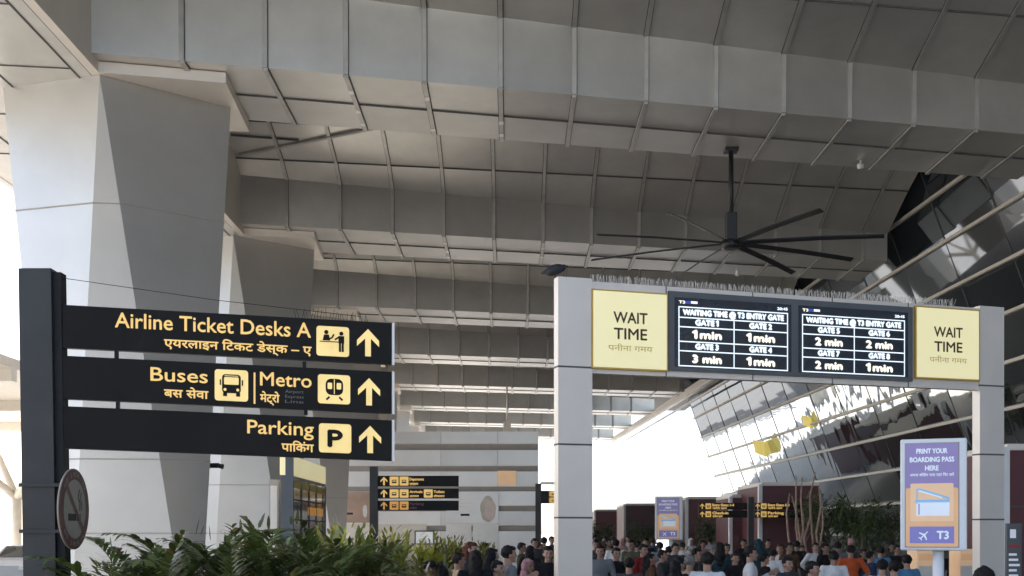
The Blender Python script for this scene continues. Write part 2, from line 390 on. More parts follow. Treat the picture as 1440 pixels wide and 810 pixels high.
# cornice slabs on the columns + columns
topz = CZ + 9.75
for j in range(-1, 9):
    dx, dy = -.35 * j, 13.45 * j
    def T(x, y, z): return Vector((x + dx, y + dy, z))
    col = thing('faceted_column', {0: 'big faceted pale grey column with a dark triangular face behind the hanging signs', 1: 'second faceted column just behind and right of the biggest one'}.get(j, 'faceted pale column of the row along the kerb, hidden behind nearer ones'),
                'column', (-8.7 + dx, 26.5 + dy, 0), 'faceted columns along the kerb')
    PL, P0, PR, PK = T(-11.15, 25.7, topz), T(-8.77, 24.95, topz), T(-6.45, 26.9, topz), T(-9.2, 29, topz)
    BL, B0, B1, BR, BK = T(-9.85, 25.9, 0), T(-9.5, 25.3, 0), T(-7.14, 25.6, 0), T(-6.85, 27.1, 0), T(-8.6, 28.4, 0)
    def flat(a, b, c_, q): n_ = (b - a).cross(c_ - a); return Vector((q.x, a.y - (n_.x * (q.x - a.x) + n_.z * (q.z - a.z)) / n_.y, q.z))
    BL = flat(PL, P0, B0, BL); BR = flat(P0, PR, B1, BR)
    c = MB()
    NS = 1
    def ring(t): return [PL.lerp(BL, t), P0.lerp(B0, t), P0.lerp(B1, t), PR.lerp(BR, t), PK.lerp(BK, t)]
    for i in range(NS):
        a, b = ring(i / NS), ring((i + 1) / NS)
        for q in range(5):
            r_ = (q + 1) % 5
            c.face([a[q], b[q], b[r_], a[r_]], 0)
    c.build('shaft', ['column'], col)
    s = MB()
    for z in (8.9, 6.1, 3.45, 1.85):
        t = 1 - z / topz; rg = ring(t); cen = sum(rg, Vector()) / 5
        rg = [cen + (p - cen) * 1.0025 for p in rg]
        for q in range(5): s.bar(rg[q], rg[(q + 1) % 5], .02, .028)
    s.build('cladding_joint', ['wallband'], col)
    h = MB()
    a = [T(-8.8, 24.8, topz), T(-6.2, 25.42, topz), T(-6.38, 28.5, topz), T(-8.8, 28.3, topz)]
    h.hexa([p + Vector((0, 0, .004)) for p in a], [p + Vector((0, 0, .235)) for p in a], 0)
    h.build('capital_slab', ['gantry'], col)
    if j == 0:
        L = MB(); q = P(297, 655, 26.6); L.box(q.x - .28, q.x + .18, q.y - .06, q.y + .06, q.z - .05, q.z + .06, 0, .015); L.tube([q + Vector((.16, 0, .0)), q + Vector((.27, -.02, -.02))], [.045, .06], 12)
        tag(L.build('security_camera', 'postdark'), 'small dark security camera fixed to the side of the biggest column', 'camera')

# ------------------------------------------------------------------ glass facade on the right
TILT = .36
def gx(Y, z): return 16.4 - .0385 * Y - TILT * (z - ZB)
fac = thing('glass_facade', 'leaning glass terminal facade with pale horizontal bars', 'glass facade', (18, 40, 0))
gz = MB(); rg = random.Random(5)
DY, DZ = 3.9, 1.43
cols = [9 - DY * 12 + DY * i for i in range(33)]; rows = [.35 + DZ * i for i in range(10)] + [14.6]  # pane columns behind the camera are unseen, added to keep right-hand light out
for a, b in zip(cols, cols[1:]):
    for z0, z1 in zip(rows, rows[1:]):
        q = [rg.uniform(-.009, .009) for _ in range(4)]; e = .012
        gz.face([(gx(a, z0) + q[0], a + e, z0 + e), (gx(b, z0) + q[1], b - e, z0 + e), (gx(b, z1) + q[2], b - e, z1 - e), (gx(a, z1) + q[3], a + e, z1 - e)], 1 if z0 > 8.6 else 0)  # upper panes use a duller copy: dark roof reflection put into the material
gz.build('glazing', ['glass', 'dimglass'], fac)
bk = MB(); Y0, Y1 = cols[0], cols[-1]
bk.face([(gx(Y0, 0) + .15, Y0, 0), (gx(Y1, 0) + .15, Y1, 0), (gx(Y1, 14.7) + .15, Y1, 14.7), (gx(Y0, 14.7) + .15, Y0, 14.7)]); bk.build('backing', ['void'], fac)
for z in rows[1:-1]:
    t = MB(); t.bar((gx(Y0, z) - .12, Y0, z), (gx(Y1, z) - .12, Y1, z), .11, .11); t.build('transom', ['cream'], fac)
for Y in cols:
    t = MB(); t.bar((gx(Y, 0) - .005, Y, 0), (gx(Y, 14.6) - .005, Y, 14.6), .035, .03, 0, (0, 1, 0)); t.build('mullion', ['seam'], fac)
t = MB(); t.bar((gx(Y0, .17), Y0, .17), (gx(Y1, .17), Y1, .17), .3, .34); t.build('base_plinth', ['stone'], fac)

# ------------------------------------------------------------------ hall at the far middle
YH = 60.0
def hp(px, py): v = P(px, py, YH); return v.x, v.z
hall = thing('terminal_block', 'grey banded panel building under the far canopy', 'building', ((hp(600, 700))[0], YH, 0))
hb = MB(); x0, zt = hp(330, 607); x1, _ = hp(757, 607)
hb.box(x0, x1, YH + .2, YH + 14, 0, zt - .05, 1)
edges = [x0, hp(470, 0)[0], hp(620, 0)[0], hp(700, 0)[0], x1]
rowsy = [607, 624, 633, 655, 663, 684, 691, 711, 719, 739, 747, 800]
for i in range(0, len(rowsy) - 1, 2):
    zt_, zb_ = hp(0, rowsy[i])[1], max(0.05, hp(0, rowsy[i + 1])[1])
    for a, b in zip(edges, edges[1:]): hb.box(a + .01, b - .01, YH, YH + .25, zb_, zt_, 0, 0, rr.uniform(.88, 1.12))
hb.build('wall', ['wallgrey', 'wallband'], hall)
def onhall(name, px0, py0, px1, py1, m, d=.06, extra=None):
    a = hp(px0, py1); b = hp(px1, py0); mb = MB(); mb.box(a[0], b[0], YH - d, YH - .002, max(a[1], .03), b[1], 0, .01)
    pl = Plane((a[0], YH - d, a[1]), (1, 0, 0), (0, 0, 1), (0, -1, 0)); W, H = b[0] - a[0], b[1] - a[1]
    if extra: extra(pl, mb, W, H)
    return mb.build(name, m, hall)
def blob(pl, mb, cx, cy, rx, ry, mi, off, sd):
    pts = []
    for k in range(30): a = 2 * math.pi * k / 30; f = 1 + .16 * noise.noise(Vector((math.cos(a) * 1.6 + sd, math.sin(a) * 1.6, sd))); pts.append((cx + rx * f * math.cos(a), cy + ry * f * math.sin(a)))
    pl.poly(mb, pts, mi, off)
def art1(pl, mb, W, H):
    blob(pl, mb, W * .20, H * .5, W * .1, H * .44, 1, .004, 1.3); blob(pl, mb, W * .9, H * .38, W * .05, H * .2, 2, .004, 4.1); pl.rect(mb, W * .5, H * .26, W * .64, H * .33, 3)
onhall('wall_poster', 455, 692, 520, 735, ['poster', 'posterdark', 'wallgrey', 'black'], .06, art1)
def art2(pl, mb, W, H):
    blob(pl, mb, W * .80, H * .45, W * .15, H * .42, 1, .004, 2.2); blob(pl, mb, W * .84, H * .42, W * .10, H * .33, 2, .008, 3.3); pl.rect(mb, W * .28, H * .22, W * .45, H * .29, 3)
    for q in range(3): pl.rect(mb, W * .05, H * (.5 + .12 * q), W * (.4 + .1 * (q % 2)), H * (.54 + .12 * q), 4)
onhall('wall_poster', 627, 692, 701, 735, ['wallgrey', 'posterdark', 'posterpink', 'black', 'gantry'], .06, art2)
onhall('wall_square', 713 - 13, 662, 713 + 13, 682, ['peach'], .05)
onhall('door_leaf', 627, 737, 663, 800, ['white'], .05); onhall('door_leaf', 665, 737, 701, 800, ['white'], .05)
onhall('low_band', 455, 737, 600, 800, ['cream'], .04)
def art3(pl, mb, W, H):
    pl.rect(mb, W * .08, H * .1, W * .92, H * .9, 1)
    for q in range(4): pl.rect(mb, W * .15, H * (.25 + .16 * q), W * .8, H * (.29 + .16 * q), 2, .008)
onhall('notice_panel', 583, 746, 611, 766, ['frame', 'pwhite', 'wallgrey'], .1, art3)

# ------------------------------------------------------------------ outer canopy and car beyond the kerb on the left
oc = thing('outer_canopy', 'pale brown canopy on slanting tube struts beyond the road at far left', 'canopy', (-25, 60, 0))
m_ = MB(); m_.box(-30, -19.2, 30, 130, 8.2, 8.6); m_.build('slab', 'cream', oc)
for q in range(9):
    m_ = MB(); m_.box(-30, -19.2, 34 + q * 11, 34.5 + q * 11, 7.7, 8.195); m_.build('rafter', 'cream', oc)
for q in range(5):
    y = 40 + q * 18
    m_ = MB(); m_.tube([(-24.5, y, 0), (-24.5, y, 4)], .25, 12); m_.build('post', 'cream', oc)
    for ex, ey in ((-28, y - 4), (-20.5, y - 4), (-28, y + 4), (-20.5, y + 4)):
        m_ = MB(); m_.tube([(-24.5, y, 3.6), (ex, ey, 7.9)], [.2, .13], 12); m_.build('strut', 'cream', oc)

car = thing('parked_car', 'pale saloon car parked beyond the kerb at far left behind the dark sign post', 'car', (-17.2, 42, 0))
def car_build(o, root):
    b = MB(); prof = [(-2.1, .35), (-2.15, .75), (-1.9, .92), (-1.25, .98), (-.6, 1.42), (.55, 1.45), (1.15, 1.02), (1.95, .95), (2.15, .7), (2.1, .35)]
    for sx in (0,):
        n = len(prof); L = [o + Vector((-.85 if z < 1.1 else -.66, y, z)) for y, z in prof]; Rr = [o + Vector((.85 if z < 1.1 else .66, y, z)) for y, z in prof]
        b.face(L, 0); b.face(list(reversed(Rr)), 0)
        for i in range(n): j = (i + 1) % n; b.face([L[i], Rr[i], Rr[j], L[j]], 0)
    b.build('body', 'carpaint', root)
    for (y0, z0), (y1, z1) in (((-1.2, 1.0), (-.62, 1.4)), ((1.12, 1.05), (.58, 1.42))):
        s = MB(); e = -.02 if y0 < 0 else .02
        s.face([o + Vector((-.7, y0 + e, z0 + .02)), o + Vector((.7, y0 + e, z0 + .02)), o + Vector((.6, y1 + e, z1 + .0)), o + Vector((-.6, y1 + e, z1))]); s.build('windscreen', 'dimglass', root)
    for sx in (-1, 1):
        s = MB(); s.face([o + Vector((sx * .83, -1.0, 1.02)), o + Vector((sx * .83, .95, 1.04)), o + Vector((sx * .69, .5, 1.38)), o + Vector((sx * .69, -.55, 1.36))]); s.build('side_window', 'dimglass', root)
        for y in (-1.3, 1.3):
            t = MB(); t.tube([o + Vector((sx * .68, y, .32)), o + Vector((sx * .88, y, .32))], .32, 18); wv = t.build('wheel', 'rubber', root)
            t = MB(); t.tube([o + Vector((sx * .8, y, .32)), o + Vector((sx * .89, y, .32))], .19, 14); t.build('rim', 'gantry', wv)
        t = MB(); q = o + Vector((sx * .62, -2.13, .68)); t.box(q.x - .17, q.x + .17, q.y - .04, q.y + .03, q.z - .07, q.z + .07, 0, .02); t.build('headlight', 'lamp', root)
car_build(Vector((-17.2, 42, 0)), car)

# ------------------------------------------------------------------ maroon entry boxes
def portal(px0, px1, ytop, Y, depth, label, sign=False):
    a, b = P(px0, ytop, Y), P(px1, ytop, Y)
    r = thing('entry_box', label, 'entry box', ((a.x + b.x) / 2, Y, 0), 'maroon entry boxes along the facade')
    m = MB(); m.box(a.x, b.x, Y, Y + depth, 0, a.z, 0, .03)
    m.build('cladding', 'maroon', r)
    t = MB()
    n = max(1, int((b.x - a.x) / 1.3))
    for i in range(1, n): x = a.x + (b.x - a.x) * i / n; t.box(x - .01, x + .01, Y - .004, Y + .01, .02, a.z - .05)
    for z in (1.2, 2.4, 3.6):
        if z < a.z - .3: t.box(a.x + .02, b.x - .02, Y - .005, Y + .01, z - .01, z + .01)
    t.build('panel_joint', 'seam', r)
    t = MB(); t.box(a.x - .14, a.x - .003, Y - .05, Y + .2, 0, a.z + .06, 0, .01); t.build('edge_trim', 'white', r)
    t = MB(); t.box(a.x, b.x, Y + .1, Y + depth - .1, a.z + .003, a.z + .14, 0, .01); t.build('roof_cap', 'gantry', r)
    return r
portal(1072, 1153, 683, 45, 5, 'dark maroon entry box behind the wooden pole cluster')
portal(1030, 1058, 700, 49, 4, 'narrow maroon box left of the dark post of the double wayfinding sign')
portal(968, 1018, 702, 62, 6, 'maroon entry box just right of the small boarding pass sign')
portal(880, 922, 711, 70, 6, 'maroon entry box just left of the small boarding pass sign')
portal(838, 868, 719, 82, 6, 'farthest maroon box beside the white gantry post')
k6 = portal(1419, 1500, 633, 24, 3, 'tall dark maroon box at the right edge behind the gantry')
dr = thing('directory_board', 'dark directory board with white lines beside the right gantry post', 'sign board', P(1426, 810, 20) * 1)
dr.location.z = 0
a, b = P(1416, 736, 20), P(1437, 736, 20); m_ = MB(); m_.box(a.x, b.x, 20, 20.08, 0, a.z, 0, .008); m_.build('board', 'frame', dr)
pl = Plane((a.x, 20, 0), (1, 0, 0), (0, 0, 1), (0, -1, 0)); m_ = MB(); W = b.x - a.x
pl.rect(m_, W * .1, a.z - .42, W * .9, a.z - .36, 1); pl.rect(m_, W * .2, a.z - .25, W * .6, a.z - .1, 0)
for q in range(7): pl.rect(m_, W * .12, a.z - .55 - q * .09, W * (.65 + .2 * ((q * 7) % 3) / 2), a.z - .51 - q * .09, 0)
m_.build('lettering', ['pwhite', 'red'], dr)

# ------------------------------------------------------------------ ceiling fan
FY, FX, FZ = 30.5, 308 * 30.5 / F, CZ + 405 * 30.5 / F
fan = thing('ceiling_fan', 'very large black eight bladed ceiling fan hanging from the nearest beam', 'ceiling fan', (FX, FY, FZ))
m_ = MB(); m_.tube([(FX, FY, FZ + .7), (FX, FY, ZB - .0)], .065, 12); m_.build('down_rod', 'fan', fan)
m_ = MB(); m_.box(FX - .17, FX + .17, FY - .17, FY + .17, ZB - .09, ZB - .002, 0, .01); m_.build('mounting_plate', 'fan', fan)
m_ = MB(); m_.box(FX - .14, FX + .14, FY - .14, FY + .14, FZ + .14, FZ + .84, 0, .03); m_.build('motor', 'fan', fan)
m_ = MB(); m_.tube([(FX, FY, FZ - .1), (FX, FY, FZ - .06), (FX, FY, FZ + .1), (FX, FY, FZ + .14)], [.16, .25, .25, .18], 20); m_.build('hub', 'fan', fan)
for an in (-18, 21, 52, 104, 158, 200, 238, 292):
    an = R(an); d = Vector((math.cos(an), math.sin(an), 0)); s = Vector((-d.y, d.x, 0))
    m_ = MB(); c0 = Vector((FX, FY, FZ)); wd = .065; r0, r1 = .2, 3.8
    pts = []
    for r in (r0, r0 + .5, 2.2, r1): pts.append((c0 + d * r + Vector((0, 0, .04 - .012 * r * r * .6)), wd))
    for (pa, wa), (pb, wb) in zip(pts, pts[1:]):
        t = Vector((0, 0, .025)); sa = s * wa - Vector((0, 0, .03)); 
        m_.hexa([pa - sa, pb - sa, pb + sa, pa + sa], [pa - sa + t, pb - sa + t, pb + sa + t, pa + sa + t])
    m_.build('blade', 'fan', fan)

# small fixtures on the beams
q = P(1210, 203, 31.5); q.z = ZB
m_ = MB(); m_.tube([q, q - Vector((0, 0, .07)), q - Vector((0, 0, .09)), q - Vector((0, 0, .19)), q - Vector((0, 0, .22))], [.03, .03, .085, .085, .03], 14)
tag(m_.build('dome_camera', 'lamp'), 'small white dome camera under the nearest beam right of the fan', 'camera')
q = P(1037, 371, 44.5); q.z = ZB
m_ = MB(); m_.tube([q, q - Vector((0, 0, .2)), q - Vector((0, 0, .25))], [.05, .09, .03], 12)
tag(m_.build('smoke_detector', 'lamp'), 'tiny pale detector under the second beam just below the fan', 'detector')
q = P(713, 600, 79.4)
m_ = MB(); m_.box(q.x - .26, q.x + .26, q.y - .25, q.y + .25, q.z - .35, ZB - .004 if False else q.z + .35, 0, .05); m_.tube([q + Vector((0, 0, .33)), Vector((q.x, q.y, ZB))], .05, 8)
tag(m_.build('loudspeaker', 'gantry'), 'grey box loudspeaker hanging under a far beam above the panel building', 'loudspeaker')

# ------------------------------------------------------------------ WAIT TIME gantry
GO = Vector(((785 - 720) * 15.7 / F, 15.7, 0)); GE = Vector(((1412 - 720) * 17.86 / F, 17.86, 0))
gu = (GE - GO).normalized(); gn = Vector((gu.y, -gu.x, 0)); GP = Plane(GO, gu, (0, 0, 1), gn)
gan = thing('wait_time_gantry', 'grey gantry frame across the forecourt with WAIT TIME panels and screens', 'gantry', (GO + GE) / 2)
GL = (GE - GO).length; GT = 5.29
wl_ = GP.px(833, 500)[0]; wr_ = GP.px(1378, 540)[0]
zb0 = GP.px(1100, 536)[1]; D = .17
def gbox(name, u0, v0, u1, v1, n0, n1, m, parent=gan):
    mb = MB(); GP.slab(mb, u0, v0, u1, v1, n0, n1); return mb.build(name, m, parent)
zj = [GP.px(809, y)[1] for y in (516, 625, 728)]
for (a, b) in ((0, wl_), (wr_, GL)):
    p = gbox('post', a, 0, b, GT, -D, 0, ['gantry'])
    s = MB()
    for z in zj: GP.slab(s, a - .003, z - .012, b + .003, z + .012, -D - .003, .003)
    s.build('panel_joint', ['seam'], p)
beam = gbox('crossbeam', wl_ + .002, zb0, wr_ - .002, GT - .03, -D + .02, -.03, ['gantry'])
s = MB()
for px in (938, 1060, 1172, 1279):
    u = GP.px(px, 420)[0]; GP.slab(s, u - .008, GT - .27, u + .008, GT - .028, -.1, -.027)
    GP.slab(s, u - .008, zb0 - .002, u + .008, zb0 + .2, -.1, -.027)
s.build('panel_joint', ['seam'], beam)
# screens in their frame
fu0, fv0 = GP.px(940, 521); fu1 = GP.px(1283, 530)[0]; fv1 = GP.px(940, 409)[1]
frm = gbox('screen_frame', fu0, fv0, fu1, fv1, -.06, .012, ['frame'])
vals = [(('1', '1 min'), ('2', '1 min'), ('3', '3 min'), ('4', '1 min')), (('5', '2 min'), ('6', '2 min'), ('7', '2 min'), ('8', '1 min'))]
sv0, sv1 = GP.px(949, 516)[1], GP.px(949, 418)[1]
for (pxa, pxb), vv in zip(((948, 1112), (1122, 1276)), vals):
    a = GP.px(pxa, 470)[0]; b = GP.px(pxb, 480)[0]; W = b - a; H = sv1 - sv0
    mb = MB(); GP.slab(mb, a, sv0, b, sv1, -.02, .016); sc = mb.build('screen', ['screen'], frm)
    SP = Plane(GP.at(a, sv0, .016), gu, (0, 0, 1), gn); t = MB()
    l, r_, tp, bt = W * .035, W * .965, H * .865, H * .02
    lw = .016
    ys = [tp, H * .715, H * .58, H * .37, H * .235, bt]
    for y in ys: SP.rect(t, l, y - lw / 2, r_, y + lw / 2, 0, .003)
    for x in (l, r_): SP.rect(t, x - lw / 2, bt - lw / 2, x + lw / 2, tp + lw / 2, 0, .0035)
    SP.rect(t, W / 2 - lw / 2, bt, W / 2 + lw / 2, ys[1], 0, .0035)
    SP.text(t, 'WAITING TIME @ T3 ENTRY GATE', W / 2, H * .755, W * .86, H * .08, 0, .004, .009, 'C')
    for i, (gt, mn) in enumerate(vv):
        cx = W * (.27 if i % 2 == 0 else .73); yy = (.615, .27)[i // 2]
        SP.text(t, 'GATE ' + gt, cx, H * yy, W * .19, H * .078, 0, .004, .010, 'C')
        SP.text(t, mn, cx, H * ((.425, .075)[i // 2]), W * .24, H * .11, 1, .004, .011, 'C')
    SP.text(t, 'T3', l, H * .915, W * .05, H * .04, 1, .004, .003); SP.rect(t, W * .09, H * .915, W * .13, H * .955, 2, .004); SP.rect(t, W * .135, H * .92, W * .19, H * .955, 0, .004)
    SP.text(t, '20:45', W * .965, H * .91, W * .09, H * .04, 0, .004, .003, 'R')
    t.build('screen_text', ['screenwhite', 'screencream', 'screenblue'], sc)
for (xa, xb, ya, yb) in ((831, 939, 404, 518), (1286, 1377, 433, 537)):
    a = GP.px(xa, (ya + yb) / 2)[0]; b = GP.px(xb, (ya + yb) / 2)[0]; c0 = GP.px(xa, yb)[1] if xa < 1000 else GP.px(xa, 532)[1]; c1 = c0 + 1.075
    p = gbox('lightbox', a + .004, c0, b - .004, c1, -.06, .02, ['gold'])
    mb = MB(); LP = Plane(GP.at(a + .004, c0, .02), gu, (0, 0, 1), gn); W = b - a - .008; H = c1 - c0
    LP.slab(mb, .022, .022, W - .022, H - .022, -.01, .006)
    mb.build('lit_face', ['lightbox'], p)
    t = MB()
    LP.text(t, 'WAIT', W / 2, H * .59, W * .44, H * .145, 0, .009, .004, 'C'); LP.text(t, 'TIME', W / 2, H * .385, W * .43, H * .145, 0, .009, .004, 'C')
    LP.text(t, 'पनीना गमय', W / 2, H * .235, W * .58, H * .075, 1, .009, 0, 'C')
    t.build('lettering', ['brown', 'ochre'], p)
s = MB(); rs = random.Random(11); u = wl_ + .02
while u < wr_ - .4:
    if not (u > GL * .93):
        for n in (-.06, -.12):
            b = GP.at(u + rs.uniform(-.01, .01), GT - .03, n + rs.uniform(-.02, .02)); s.bar(b, b + gu * rs.uniform(-.03, .03) + gn * rs.uniform(-.05, .05) + Vector((0, 0, rs.uniform(.09, .115))), .004, .004)
    u += .024
s.build('bird_spikes', ['cream'], beam)
# pigeon on the post
bd = GP.at(-.02, GT, -.08); m_ = MB()
bm = bmesh.new(); bmesh.ops.create_uvsphere(bm, u_segments=14, v_segments=9, radius=1)
for v in bm.verts: v.co = Vector((bd.x + v.co.x * .13, bd.y + v.co.y * .075, bd.z + .10 + v.co.z * .075 + v.co.x * .03))
m_.bm(bm, 0, True)
m_.tube([bd + Vector((.08, 0, .11)), bd + Vector((.13, 0, .145)), bd + Vector((.15, 0, .15))], [.045, .038, .02], 10); m_.tube([bd + Vector((.15, 0, .15)), bd + Vector((.185, 0, .145))], [.012, .002], 6)
m_.hexa([bd + Vector(p) for p in ((-.18, -.03, .05), (-.08, -.04, .06), (-.08, .04, .06), (-.18, .03, .05))], [bd + Vector(p) for p in ((-.18, -.03, .065), (-.08, -.04, .12), (-.08, .04, .12), (-.18, .03, .065))])
for yy in (-.02, .02): m_.tube([bd + Vector((.0, yy, 0)), bd + Vector((.0, yy, .06))], .006, 6)
tag(m_.build('pigeon', 'bird'), 'dark pigeon perched on the top corner of the left gantry post', 'bird')

# ------------------------------------------------------------------ big wayfinding sign at the left
sg = thing('wayfinding_sign', 'large black airport wayfinding sign with three yellow lettered boards on a dark post', 'sign', (-3.07, 7.65, 0))
m_ = MB(); lean = .016
zt_ = CZ + (750 - 377) * 7.6 / F
def pt(x, y, z): return Vector((x - lean * (z - 1.5), y, z))
m_.hexa([pt(-3.165, 7.6, 0), pt(-2.955, 7.6, 0), pt(-2.955, 7.72, 0), pt(-3.165, 7.72, 0)], [pt(-3.165, 7.6, zt_), pt(-2.955, 7.6, zt_), pt(-2.955, 7.72, zt_), pt(-3.165, 7.72, zt_)])
post = m_.build('post', ['post'], sg)
m_ = MB(); m_.hexa([pt(-2.952, 7.625, 0), pt(-2.90, 7.625, 0), pt(-2.90, 7.72, 0), pt(-2.952, 7.72, 0)], [pt(-2.952, 7.625, zt_ - .02), pt(-2.90, 7.625, zt_ - .02), pt(-2.90, 7.72, zt_ - .02), pt(-2.952, 7.72, zt_ - .02)])
m_.build('side_channel', ['postdark'], sg)
SO = Vector(((88 - 720) * 7.63 / F, 7.63, 0)); SE = Vector(((551 - 720) * 7.95 / F, 7.95, 0)); SL = (SE - SO).length
su = (SE - SO).normalized(); su_s = su + Vector((0, 0, -.029)); sn = Vector((su.y, -su.x, 0))
SPn = Plane(SO, su_s, (0, 0, 1), sn)
boards = []
for (t_, b_) in ((428.5, 489), (500, 561), (571, 630.5)):
    v1 = SPn.px(88, t_)[1]; v0 = SPn.px(88, b_)[1]
    mb = MB(); SPn.slab(mb, 0, v0, SL, v1, -.05, 0)
    bo = mb.build('board', ['black'], sg); boards.append(bo)
    mb = MB(); SPn.slab(mb, SL + .001, v0 - .004, SL + .018, v1 + .004, -.05, -.004); mb.build('end_strip', ['gantry'], bo)
def tie(px, ya, yb):
    u, a = SPn.px(px, ya); _, b = SPn.px(px, yb); mb = MB(); SPn.slab(mb, u - .012, b, u + .012, a, -.04, -.01); mb.build('spacer', ['postdark'], sg)
tie(163, 493, 504); tie(428, 508, 519); tie(165, 565, 575.5); tie(430, 575, 583)
def arrow(pl, mb, cx, cy, h, mi=0):
    w_ = h * .40; s_ = h * .105
    pl.poly(mb, [(cx - s_, cy - h / 2), (cx + s_, cy - h / 2), (cx + s_, cy + h * .28), (cx - s_, cy + h * .28)], mi, .004)
    tk = h * .2
    pl.poly(mb, [(cx, cy + h / 2), (cx - w_, cy + h * .08), (cx - w_, cy + h * .08 - tk * 1.1), (cx, cy + h / 2 - tk * 1.25)], mi, .0046)
    pl.poly(mb, [(cx, cy + h / 2), (cx, cy + h / 2 - tk * 1.25), (cx + w_, cy + h * .08 - tk * 1.1), (cx + w_, cy + h * .08)], mi, .0046)
def person_icon(pl, mb, cx, y0, h, mi):
    pl.disc(mb, cx, y0 + h * .9, h * .1, None, mi, .007); pl.rect(mb, cx - h * .14, y0 + h * .42, cx + h * .14, y0 + h * .78, mi, .007)
    pl.rect(mb, cx - h * .12, y0, cx - h * .015, y0 + h * .45, mi, .0075); pl.rect(mb, cx + h * .015, y0, cx + h * .12, y0 + h * .45, mi, .0075)
def part_px(px, w_px):
    pass
def pict_box(x0, y0, x1, y1):
    a = SPn.px(x0, y1); b = SPn.px(x1, y1 + (x1 - x0) * .045); c_ = SPn.px(x0, y0)
    return a[0], a[1], b[0] - a[0], c_[1] - a[1]
# arrows and pictograms
for bo, (ax, ay) in zip(boards, ((517.5, 482), (519, 551), (520.5, 618))):
    u, v = SPn.px(ax, ay); mb = MB(); arrow(SPn, mb, u, v, .185); mb.build('arrow', ['pict'], bo)
def pict(bo, x0, y0, x1, y1, draw):
    u, v, w_, h_ = pict_box(x0, y0, x1, y1); pl = Plane(SPn.at(u, v), su_s, (0, 0, 1), sn); mb = MB()
    pl.rect(mb, 0, 0, w_, h_, 0, .004, w_ * .09); draw(pl, mb, w_, h_); mb.build('pictogram', ['pict', 'black', 'pict'], bo)
def d_desk(pl, mb, w_, h_):
    pl.rect(mb, w_ * .1, h_ * .47, w_ * .72, h_ * .5, 1, .006)
    pl.disc(mb, w_ * .3, h_ * .80, w_ * .065, None, 1, .006); pl.poly(mb, [(w_ * .19, h_ * .52), (w_ * .42, h_ * .52), (w_ * .38, h_ * .72), (w_ * .23, h_ * .72)], 1, .006)
    pl.line(mb, [(w_ * .38, h_ * .58), (w_ * .48, h_ * .62), (w_ * .53, h_ * .74)], w_ * .05, 1, .0065)
    person_icon(pl, mb, w_ * .76, h_ * .16, h_ * .68, 1); pl.line(mb, [(w_ * .70, h_ * .66), (w_ * .56, h_ * .56)], w_ * .05, 1, .0068)
pict(boards[0], 445, 458, 491, 500, d_desk)
def d_bus(pl, mb, w_, h_):
    pl.rect(mb, w_ * .22, h_ * .25, w_ * .78, h_ * .85, 1, .006, w_ * .1); pl.rect(mb, w_ * .28, h_ * .52, w_ * .72, h_ * .76, 2, .008, w_ * .03)
    pl.rect(mb, w_ * .3, h_ * .79, w_ * .7, h_ * .81, 2, .008)
    for x in (.31, .69): pl.disc(mb, w_ * x, h_ * .36, w_ * .045, None, 2, .008)
    for x in (.25, .64): pl.rect(mb, w_ * x, h_ * .15, w_ * (x + .12), h_ * .27, 1, .006)
    for x in (.15, .81): pl.rect(mb, w_ * x, h_ * .5, w_ * (x + .04), h_ * .68, 1, .006)
pict(boards[1], 302, 519, 349, 563, d_bus)
def d_metro(pl, mb, w_, h_):
    pl.rect(mb, w_ * .24, h_ * .3, w_ * .78, h_ * .86, 1, .006, w_ * .17)
    pl.rect(mb, w_ * .30, h_ * .5, w_ * .44, h_ * .72, 2, .008, w_ * .03); pl.rect(mb, w_ * .58, h_ * .5, w_ * .72, h_ * .72, 2, .008, w_ * .03)
    pl.rect(mb, w_ * .495, h_ * .34, w_ * .52, h_ * .84, 2, .008)
    pl.line(mb, [(w_ * .36, h_ * .24), (w_ * .26, h_ * .13)], w_ * .06, 1); pl.line(mb, [(w_ * .66, h_ * .24), (w_ * .76, h_ * .13)], w_ * .06, 1)
pict(boards[1], 447, 526, 492.5, 567, d_metro)
def d_park(pl, mb, w_, h_): pl.text(mb, 'P', w_ * .5, h_ * .22, w_ * .42, h_ * .58, 1, .006, w_ * .03, 'C')
pict(boards[2], 448.5, 595, 494, 636, d_park)
t = MB()
SPn.text_px(t, 'Airline Ticket Desks A', (162, 461), (437, 474), 22, 0, .004, .0018)
SPn.text_px(t, 'एयरलाइन िटकट डेस्क – ए', (231, 488), (438, 498), 12, 0, .004, .002)
t.build('lettering', ['yellow'], boards[0])
t = MB()
SPn.text_px(t, 'Buses', (212, 535), (292, 539), 20, 0, .004, .0016); SPn.text_px(t, 'Metro', (366, 542), (438, 545), 20, 0, .004, .0016)
SPn.text_px(t, 'बस सेवा', (231, 558), (293, 561), 12, 0, .004, .002); SPn.text_px(t, 'मेट्रो', (366, 565), (393, 566), 12, 0, .004, .002)
u, v = SPn.px(358, 568); u2, v2 = SPn.px(358, 524); SPn.rect(t, u - .006, v, u + .006, v2, 0, .004)
for q in range(3): SPn.text_px(t, ['Airport', 'Express', 'Line'][q], (401, 552.5 + 7 * q), (427, 553.5 + 7 * q), 4.6, 1, .004)
t.build('lettering', ['yellow', 'faint'], boards[1])
t = MB()
SPn.text_px(t, 'Parking', (348, 609), (441, 613), 20, 0, .004, .0016); SPn.text_px(t, 'पािकंग', (396, 634), (441, 636), 12, 0, .004, .002)
t.build('lettering', ['yellow'], boards[2])
